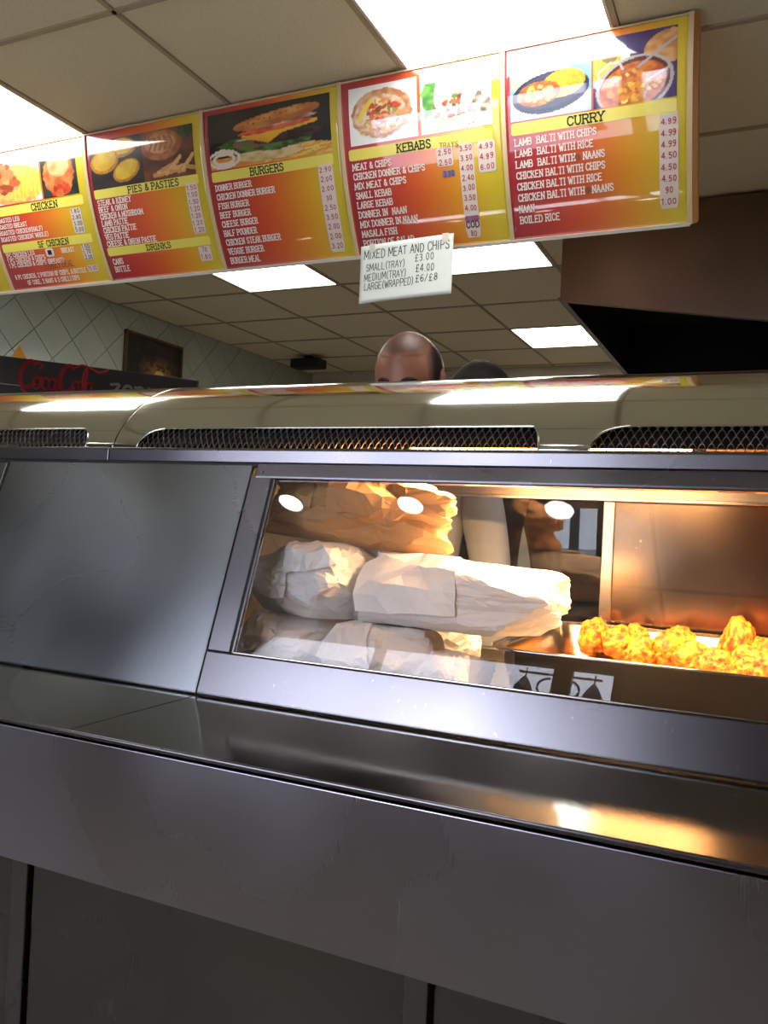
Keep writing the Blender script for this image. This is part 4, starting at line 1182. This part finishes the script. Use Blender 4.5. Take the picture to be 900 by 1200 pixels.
board(XB[4], 'chicken menu board at far left with chicken and chips photos and family deal', [(.03, .56, .60, .93, food_chips), (.575, .92, .60, .93, food_chicken)],
      [(.522, .588, 'CHICKEN', .56, .24), (.266, .326, 'SF CHICKEN', .56, .28), (.118, .15, 'FAMILY DEAL', .55, .30)],
      rows(['ROASTED LEG', 'ROASTED BREAST', 'ROASTED CHICKEN(HALF)', 'ROASTED CHICKEN( WHOLE)'], .492, .044) +
      rows(['1PC CHICKEN LEG', '1 PC CHICKEN & CHIPS', '1 PC CHICKEN & CHIPS (BREAST)'], .245, .036, cw_=.0195) + [('BREAST', .62, .235, .13), ('8 PC CHICKEN, 2 PORTION OF CHIPS, A BOTTLE', .06, .09, .74), ('OF COKE, 2 NANS & 2 CHILLI DIPS', .17, .045, .54)],
      [(.80, .90, .335, .505, 'sticker', plist(['1.80', '2.80', '3.00', '5.00'], .485, .042), 'black_ink'), (.82, .91, .155, .262, 'sticker', plist(['1.50', '1.70', '2.00'], .242, .035), 'black_ink'),
       (.82, .92, .075, .118, 'sticker', plist(['15.00'], .097, .04), 'red_ink')], ex_ch, seed=5, cap=.0128)
board(XB[5], 'menu board cut off by the left edge of the picture', [(.03, .93, .60, .93, food_chips)], [], [], [], seed=6)

# handwritten sheet hanging from the bottom of the boards
sg = empty('price_sheet', (-1.032, 2.312, 1.981)); tag(sg, 'handwritten white paper sheet taped under the kebabs menu board', 'paper sign')
def SP(u, v, off=0.0):
    bow = .006 * math.sin(u * 9) + .010 * max(0, .06 - v) ** 1 * 3
    return (u - .155 + .012 * (1 - v / .178) * 0, -off - .02 - bow + (.178 - v) * .02, v - .058 + (.010 * u / .3))
MB().grid(lambda a, b_: SP(a * .305, b_ * .178), 24, 14).build('paper_sheet', M['paper'], sg, smooth=True, solid=.0004)
def sgl(txt, u, v, cap, wd, seed):
    mb = MB()
    for q in text_quads(txt, u, v, cap, wd, weight=.55, serif=False, jitter=.22, seed=seed):
        mb.add([SP(p[0], p[1], .0009) for p in q], [(0, 1, 2, 3)])
    mb.build('handwriting', M['pen'], sg)
sgl('MIXED MEAT AND CHIPS', .012, .135, .026, .283, 1)
sgl('SMALL(TRAY)', .02, .098, .021, .135, 2); sgl('£3.00', .185, .108, .021, .062, 3)
sgl('MEDIUM(TRAY)', .015, .068, .021, .145, 4); sgl('£4.00', .188, .076, .021, .062, 5)
sgl('LARGE(WRAPPED)', .015, .040, .021, .170, 6); sgl('£6/£8', .188, .046, .021, .075, 7)
for u in (.03, .27):
    MB().grid(lambda a, b_, u=u: SP(u + a * .02, .155 + b_ * .026, .0012), 1, 3).build('tape', mat('clear_tape', (226, 222, 206), .2), sg, smooth=True)

# ================================================================== DRINKS FRIDGE
fz = 1.90
fg = empty('drinks_fridge', (-3.084, 2.577, 0), math.atan2(.8, .6)); tag(fg, 'black drinks fridge with red script lettering on its header, against the tiled wall', 'fridge')
box('cabinet', (-.25, .02, .08), (.88, .58, 1.62), M['fridge'], fg, bevel=.01)
hd_ = box('header', (-.25, 0, 1.64), (.88, .58, fz), M['fridge'], fg, bevel=.006)
box('header_trim', (.872, -.004, 1.64), (.884, .01, fz - .004), M['rubber'], fg, bevel=.002)
box('header_line', (-.25, -.003, 1.775), (.10, .0, 1.779), M['fridge_grey'], fg)
for a in (0, 1):
    d = box('door', (-.24 + a * .56, -.005, .12), (.30 + a * .565, .02, 1.6), M['glass'], fg)
    box('handle', (.26 + a * .05, -.04, .8), (.275 + a * .05, -.006, 1.1), M['frame'], d, bevel=.003)
for k in range(4): box('foot', (-.2 + (k % 2) * 1.0, .06 + (k // 2) * .42, 0), (-.14 + (k % 2) * 1.0, .12 + (k // 2) * .42, .08), M['rubber'], fg)
def script(name, lines, m, ox, oz, s, w, parent):
    mb = MB()
    for ln in lines:
        # smooth the stroke
        P = []
        for i in range(len(ln) - 1):
            p0, p1, p2, p3 = ln[max(i - 1, 0)], ln[i], ln[i + 1], ln[min(i + 2, len(ln) - 1)]
            for q in range(4):
                t = q / 4
                P.append(tuple(.5 * (2 * p1[k] + (-p0[k] + p2[k]) * t + (2 * p0[k] - 5 * p1[k] + 4 * p2[k] - p3[k]) * t * t + (-p0[k] + 3 * p1[k] - 3 * p2[k] + p3[k]) * t ** 3) for k in (0, 1)))
        P.append(ln[-1])
        for q in strokes2quads([P], w / s):
            mb.add([(ox + p[0] * s, -.004, oz + p[1] * s) for p in q], [(0, 1, 2, 3)])
    return mb.build(name, m, parent)
cap_C = [(2.0, 3.9), (1.5, 4.3), (.8, 3.8), (.25, 2.4), (.3, 1.0), (1.1, .5), (2.1, 1.1)]
def lo_o(x): return [(x + .5, 2.2), (x + .1, 1.8), (x, 1.0), (x + .35, .5), (x + .8, .8), (x + .95, 1.6), (x + .6, 2.2), (x + .9, 2.1), (x + 1.2, 2.2)]
def lo_c(x): return [(x + .85, 1.9), (x + .5, 2.2), (x + .1, 1.7), (x + .1, .9), (x + .5, .5), (x + 1.0, .9)]
def lo_a(x): return [(x + .85, 1.9), (x + .45, 2.2), (x + .05, 1.6), (x + .05, .8), (x + .4, .5), (x + .8, 1.1), (x + .95, 2.2), (x + .85, 1.0), (x + 1.0, .5), (x + 1.3, .9)]
def lo_l(x): return [(x + .2, .9), (x + .7, 2.4), (x + .9, 3.8), (x + .65, 4.1), (x + .35, 2.8), (x + .35, 1.0), (x + .6, .5), (x + .9, .9)]
sw = [(2.0, 3.9), (2.5, 4.2), (3.1, 4.0), (2.9, 3.4)]
tail = [(.6, .2), (1.6, -.5), (2.8, -.1), (4.2, -.7), (5.4, -.3)]
C2 = [(x + 5.3, y) for x, y in cap_C]; C2top = [(7.3, 3.9), (8.4, 4.6), (9.6, 4.4), (11.0, 3.9), (12.2, 4.4)]
coca = [cap_C, sw, lo_o(2.0), lo_c(3.15), lo_a(4.1), [(5.5, 1.6), (5.9, 1.6)], C2, C2top, lo_o(7.3), lo_l(8.4), lo_a(9.1), tail]
script('script_lettering', coca, M['fridge_red'], .080, 1.756, .0310, .0100, fg)
for c_ in (cap_C, C2): script('script_capital', [c_], M['fridge_red'], .082, 1.758, .0310, .017, fg)
zero = [[(0, 3.2), (1.4, 3.2), (.1, 1.2), (1.5, 1.2)], [(2.1, 2.3), (3.6, 2.3), (3.4, 3.1), (2.6, 3.2), (2.1, 2.3), (2.4, 1.3), (3.5, 1.4)], [(4.3, 1.2), (4.3, 3.2)], [(4.3, 2.6), (4.9, 3.2), (5.5, 3.1)], [(6.7, 3.2), (6.0, 2.2), (6.7, 1.2), (7.5, 2.2), (6.7, 3.2)]]
script('grey_lettering', zero, M['fridge_grey'], .475, 1.745, .026, .013, fg)
yb_ = MB().add([(0, 0, 0), (.10, 0, 0), (.10, .1, 0), (0, .1, 0), (.05, .01, .095), (.05, .09, .095)], [(0, 3, 2, 1), (0, 1, 4), (1, 2, 5, 4), (2, 3, 5), (3, 0, 4, 5)]).build('yellow_box', M['yellow_card'], None, bevel=.002)
yb_.location = (-3.084 + .6 * .045 - .8 * .2, 2.577 + .8 * .045 + .6 * .2, fz); yb_.rotation_euler = (0, 0, math.atan2(.8, .6))
tag(yb_, 'small yellow peaked carton standing on top of the black drinks fridge', 'carton')

# ================================================================== PICTURE ON THE TILED WALL
pc = empty('framed_picture', (XL + .002, 4.40, 2.21)); tag(pc, 'framed picture of trees at sunset hanging on the tiled wall', 'picture')
pw, ph_ = .285, .20
f = MB()
f.box((0, -pw, -ph_), (.022, -pw + .018, ph_)).box((0, pw - .018, -ph_), (.022, pw, ph_)).box((0, -pw, -ph_), (.022, pw, -ph_ + .018)).box((0, -pw, ph_ - .018), (.022, pw, ph_))
f.build('frame', M['picframe'], pc, bevel=.002)
box('backing', (0, -pw + .01, -ph_ + .01), (.006, pw - .01, ph_ - .01), M['dark'], pc)
cv = Canvas(110, 76, (44, 36, 40), 9)
g = np.clip(1 - np.hypot((cv.u - .62) / .45, (cv.v - .42) / .35), 0, 1)[..., None]
cv.a = np.array((46, 38, 44)) * (1 - g) + np.array((196, 134, 60)) * g
n1 = (cv.noise(22) + cv.noise(9))[..., None] - 1
leafy = (cv.noise(26) * .6 + cv.noise(8) * .5 + np.abs(cv.u - .6) * .7 + np.abs(cv.v - .4) * .5) > .86
cv.a[leafy] = cv.a[leafy] * .45 + np.array((10, 14, 10))
cv.line([(.2, 0), (.22, .5), (.3, .9)], .015, (20, 16, 14)); cv.put(cv.v < .16, (40, 34, 22), (60, 48, 24), 18)
cv.ell(.62, .36, .1, .12, (240, 190, 100), (220, 160, 80), 6)
paint_mesh('print', cv, lambda a, b_: (.008, -(pw - .018) + 2 * (pw - .018) * a, -(ph_ - .018) + 2 * (ph_ - .018) * b_), pc, M['paint_matt'])

# ================================================================== PEOPLE BEHIND THE COUNTER
def skin_mesh(nodes, edges, root, sub=2):
    me = bpy.data.meshes.new('tmp'); me.from_pydata([n[0] for n in nodes], edges, []); me.update()
    o = bpy.data.objects.new('tmp', me); COL.objects.link(o)
    o.modifiers.new('skin', 'SKIN'); s = o.modifiers.new('sub', 'SUBSURF'); s.levels = sub; s.render_levels = sub
    for i, n in enumerate(nodes):
        sv = me.skin_vertices[0].data[i]; r = n[1]
        sv.radius = r if isinstance(r, tuple) else (r, r); sv.use_root = (i == root)
    dg = bpy.context.evaluated_depsgraph_get(); ev = o.evaluated_get(dg); m2 = ev.to_mesh()
    vs = [v.co.copy() for v in m2.vertices]; fs = [tuple(p.vertices) for p in m2.polygons]
    ev.to_mesh_clear(); bpy.data.objects.remove(o); bpy.data.meshes.remove(me)
    return vs, fs
def gs(d, cx_, cz_, sx, sz): return math.exp(-((d.x - cx_) / sx) ** 2 - ((d.z - cz_) / sz) ** 2)
def head_pt(d, k=1.0):
    """d unit vector, face towards -y"""
    x, y, z = d.x * .088, d.y * .104, d.z * .126
    if d.z < 0:
        x *= 1 - .30 * (-d.z) ** 1.3
        if d.y > 0: y *= 1 - .35 * (-d.z)
    else:
        x *= 1 + .05 * math.sin(PI * min(1, d.z)); 
        if d.y > 0: y *= 1.06
    fr_ = max(0, -d.y) ** 1.0
    p = Vector((x, y, z)); o = 0
    if d.y < 0:
        o += .005 * (gs(d, .36, .16, .28, .09) + gs(d, -.36, .16, .28, .09))
        o -= .009 * (gs(d, .38, 0, .17, .10) + gs(d, -.38, 0, .17, .10))
        o += .024 * gs(d, 0, -.20, .13, .13) + .012 * gs(d, 0, -.03, .10, .17)
        o += .006 * gs(d, .5, -.22, .2, .15) + .006 * gs(d, -.5, -.22, .2, .15)
        o += .007 * gs(d, 0, -.46, .25, .05) + .006 * gs(d, 0, -.54, .22, .045) - .003 * gs(d, 0, -.50, .25, .02)
        o += .010 * gs(d, 0, -.80, .35, .14)
        o *= fr_
    return p + d * o
def head_grid(fn, nu=72, nv=54):
    vs = []
    for j in range(nv + 1):
        th = .002 + (PI - .004) * j / nv
        for i in range(nu):
            ph = 2 * PI * i / nu
            vs.append(fn(Vector((math.cos(ph) * math.sin(th), math.sin(ph) * math.sin(th), math.cos(th)))))
    fs = []
    for j in range(nv):
        for i in range(nu):
            k = (i + 1) % nu; fs.append((j * nu + i, (j + 1) * nu + i, (j + 1) * nu + k, j * nu + k))
    fs.append(tuple(range(nu))); fs.append(tuple(nv * nu + i for i in range(nu))[::-1])
    return vs, fs
def person(loc, rz, lbl, height, pitch, yaw, bald, shirt, hands_z=1.0):
    """standing figure, feet on the floor at loc, facing -y before turning"""
    s = height / 1.75
    hand = [(.27, -.34), (-.27, -.34)]
    N = [((0, 0, .95), (.155, .11)), ((0, 0, 1.12), (.14, .10)), ((0, .01, 1.30), (.165, .11)), ((0, .02, 1.42), (.13, .085)), ((0, .015, 1.50), (.062, .062)), ((0, -.005, 1.58), (.055, .055))]
    E = [(0, 1), (1, 2), (2, 3), (3, 4), (4, 5)]
    for sg_ in (-1, 1):
        b = len(N)
        N += [((sg_ * .17, .02, 1.41), .055), ((sg_ * .235, .03, 1.13), .043), ((sg_ * .245, -.01, .88), .030), ((sg_ * .245, -.02, .83), (.018, .032)), ((sg_ * .243, -.03, .78), (.015, .036))]
        E += [(3, b), (b, b + 1), (b + 1, b + 2), (b + 2, b + 3), (b + 3, b + 4)]
        for q, (dx, L) in enumerate(((-.03, .075), (-.01, .085), (.010, .08), (.029, .065))):
            c = len(N)
            N += [((sg_ * .243, -.03 + dx, .775 - L * .5), .009), ((sg_ * .236, -.032 + dx * 1.05, .772 - L * .85), .008), ((sg_ * .226, -.034 + dx * 1.05, .768 - L), .0065)]
            E += [(b + 4, c), (c, c + 1), (c + 1, c + 2)]
        c = len(N); N += [((sg_ * .232, -.068, .79), .010), ((sg_ * .226, -.080, .755), .008)]
        E += [(b + 3, c), (c, c + 1)]
        b = len(N)
        N += [((sg_ * .09, 0, .86), .09), ((sg_ * .10, -.01, .50), .058), ((sg_ * .105, .03, .30), .052), ((sg_ * .105, .02, .09), .036), ((sg_ * .11, -.05, .045), (.04, .035)), ((sg_ * .115, -.16, .035), (.038, .022))]
        E += [(0, b), (b, b + 1), (b + 1, b + 2), (b + 2, b + 3), (b + 3, b + 4), (b + 4, b + 5)]
    vs, fs = skin_mesh(N, E, 0, 1)
    mb = MB().add(vs, fs)
    hm = Matrix.Translation((0, -.015, 1.63)) @ Matrix.Rotation(yaw, 4, 'Z') @ Matrix.Rotation(pitch, 4, 'X')
    hv, hf = head_grid(head_pt)
    mb.add([hm @ v for v in hv], hf)
    for sg_ in (-1, 1):
        mb.ball((0, 0, 0), (.010, .021, .032), 12, 8, hm @ Matrix.Translation((sg_ * .090, .008, -.008)) @ Matrix.Rotation(sg_ * .3, 4, 'Z'))
    o = mb.build('person', M['skin'], None, smooth=True)
    rmod = o.modifiers.new('remesh', 'REMESH'); rmod.mode = 'VOXEL'; rmod.voxel_size = .0055; rmod.use_smooth_shade = True
    o.location = loc; o.rotation_euler = (0, 0, rz); o.scale = (s, s, s)
    tag(o, lbl, 'person')
    # hair cap
    def cap(off, lo_fn, name, m):
        g_ = MB(); hv2, hf2 = head_grid(lambda d: head_pt(d), 96, 72)
        keep = {}; fs2 = []
        dirs = []
        for j in range(73):
            th = .002 + (PI - .004) * j / 72
            for i in range(96):
                ph = 2 * PI * i / 96; dirs.append(Vector((math.cos(ph) * math.sin(th), math.sin(ph) * math.sin(th), math.cos(th))))
        vs2 = []
        for d, v in zip(dirs, hv2):
            k = lo_fn(d); vs2.append(hm @ (v + d * (off * max(-.6, min(1, k * 8)))))
        for f_ in hf2[:-2]:
            if sum(lo_fn(dirs[i]) for i in f_) / len(f_) > -.06: fs2.append(f_)
        return g_.add(vs2, fs2).build(name, m, o, smooth=True)
    if bald:
        side = lambda d: (d.y * .9 + .22 - max(0, d.z - .45) * 1.1) if (abs(d.x) > .3 or d.y > 0) and -.35 < d.z else -1
        def side(d):
            if d.z < -.45 or d.y < -.62: return -1
            k = d.y * .55 + abs(d.x) * 1.0 - .62 - max(0, d.z - .55) * 1.6
            if d.z < .05: k -= max(0, -d.y - .05) * 1.5
            return k
        top = lambda d: (d.z - .62 + max(0, d.y) * .6) if d.y > -.66 else -1
        def dens(d):
            if d.z < -.5 or (d.y < -.05 and d.z < 0): return -1
            side_ = (d.y * .75 + abs(d.x) * 1.25 - .62 - max(0, d.z - .55) * 1.0) * 3.2
            top_ = min(.62, (d.z - .60 - .02 * abs(d.x) + .05 * noise.noise(d * 5) + max(0, d.y) * .9) * 5)
            return max(side_, top_)
        hc_ = cap(.0016, lambda d: dens(d) + .02, 'hair', mat('cropped_hair_fade', attr='Col', rough=.4, bump=.35, bump_scale=500))
        inv_ = hm.inverted()
        at_ = hc_.data.color_attributes.new('Col', 'FLOAT_COLOR', 'POINT')
        sk, hr = lin((152, 100, 78)), lin((34, 25, 20))
        for i_, v in enumerate(hc_.data.vertices):
            q_ = inv_ @ v.co; dd = Vector((q_.x / .088, q_.y / .104, q_.z / .126)).normalized()
            k_ = max(0, min(.97, dens(dd) * 1.0)); k_ = k_ ** .7
            at_.data[i_].color = tuple(sk[c] * (1 - k_) + hr[c] * k_ for c in range(3)) + (1,)
    else:
        cap(.022, lambda d: (d.z - .30 + d.y * .9), 'hair', M['hair'])
    for sg_ in (-1, 1):
        eb = MB()
        pts = []
        for k in range(7):
            ax = sg_ * (.16 + .42 * k / 6); az = .155 + .05 * math.sin(PI * k / 6)
            d = Vector((ax, -math.sqrt(max(0, 1 - ax * ax - az * az)), az)); pts.append(hm @ (head_pt(d) + d * .0015))
        eb.tube(pts, [.003, .0055, .006, .006, .0055, .004, .002], 8); eb.build('eyebrow', M['hair'], o, smooth=True)
        d = Vector((sg_ * .38, -.92, .0)).normalized(); c_ = hm @ (head_pt(d) - d * .006)
        ey = MB().ball(c_, .0115, 14, 10).build('eye', M['eyewhite'], o, smooth=True)
        fw_ = (hm.to_3x3() @ Vector((0, -1, 0))).normalized()
        MB().ball(c_ + fw_ * .0085, .0048, 12, 8).build('iris', M['iris'], ey, smooth=True)
    # shirt and trousers follow the body
    SN_ = [(n[0], tuple(r + .014 for r in (n[1] if isinstance(n[1], tuple) else (n[1], n[1])))) for n in N]
    ids = [0, 1, 2, 3]; sn = [SN_[i] for i in ids]; se = [(0, 1), (1, 2), (2, 3)]
    sn[3] = (sn[3][0], (.15, .10)); sn.append(((0, .012, 1.475), (.082, .078))); se.append((3, 4))
    for sg_ in (-1, 1):
        b = len(sn); sn += [((sg_ * .175, .02, 1.415), .068), ((sg_ * .215, .028, 1.24), .062), ((sg_ * .238, .025, 1.13), .056), ((sg_ * .248, -.008, .90), .044)]
        se += [(3, b), (b, b + 1), (b + 1, b + 2), (b + 2, b + 3)]
    vs, fs = skin_mesh(sn, se, 0, 2); MB().add(vs, fs).build('shirt', M[shirt], o, smooth=True)
    tn = [((0, 0, .98), (.168, .122)), ((0, 0, .90), (.165, .12))]; te = [(0, 1)]
    for sg_ in (-1, 1):
        b = len(tn); tn += [((sg_ * .095, 0, .80), .10), ((sg_ * .10, -.01, .50), .076), ((sg_ * .105, .02, .12), .062)]
        te += [(1, b), (b, b + 1), (b + 1, b + 2)]
    vs, fs = skin_mesh(tn, te, 1, 2); MB().add(vs, fs).build('trousers', M['trousers'], o, smooth=True)
    for sg_ in (-1, 1):
        MB().ball((sg_ * .112, -.07, .05), (.052, .145, .052), 16, 10).build('shoe', M['rubber'], o, smooth=True)
    return o
person((-.893, 2.06, 0), R(2), 'man with cropped receding hair behind the counter, looking down, in a pale shirt', 1.755, R(24), 0, True, 'shirt')
person((-.90, 2.66, 0), R(-150), 'person with dark hair standing behind the man, only the top of the head showing', 1.785, R(10), 0, False, 'darkshirt')
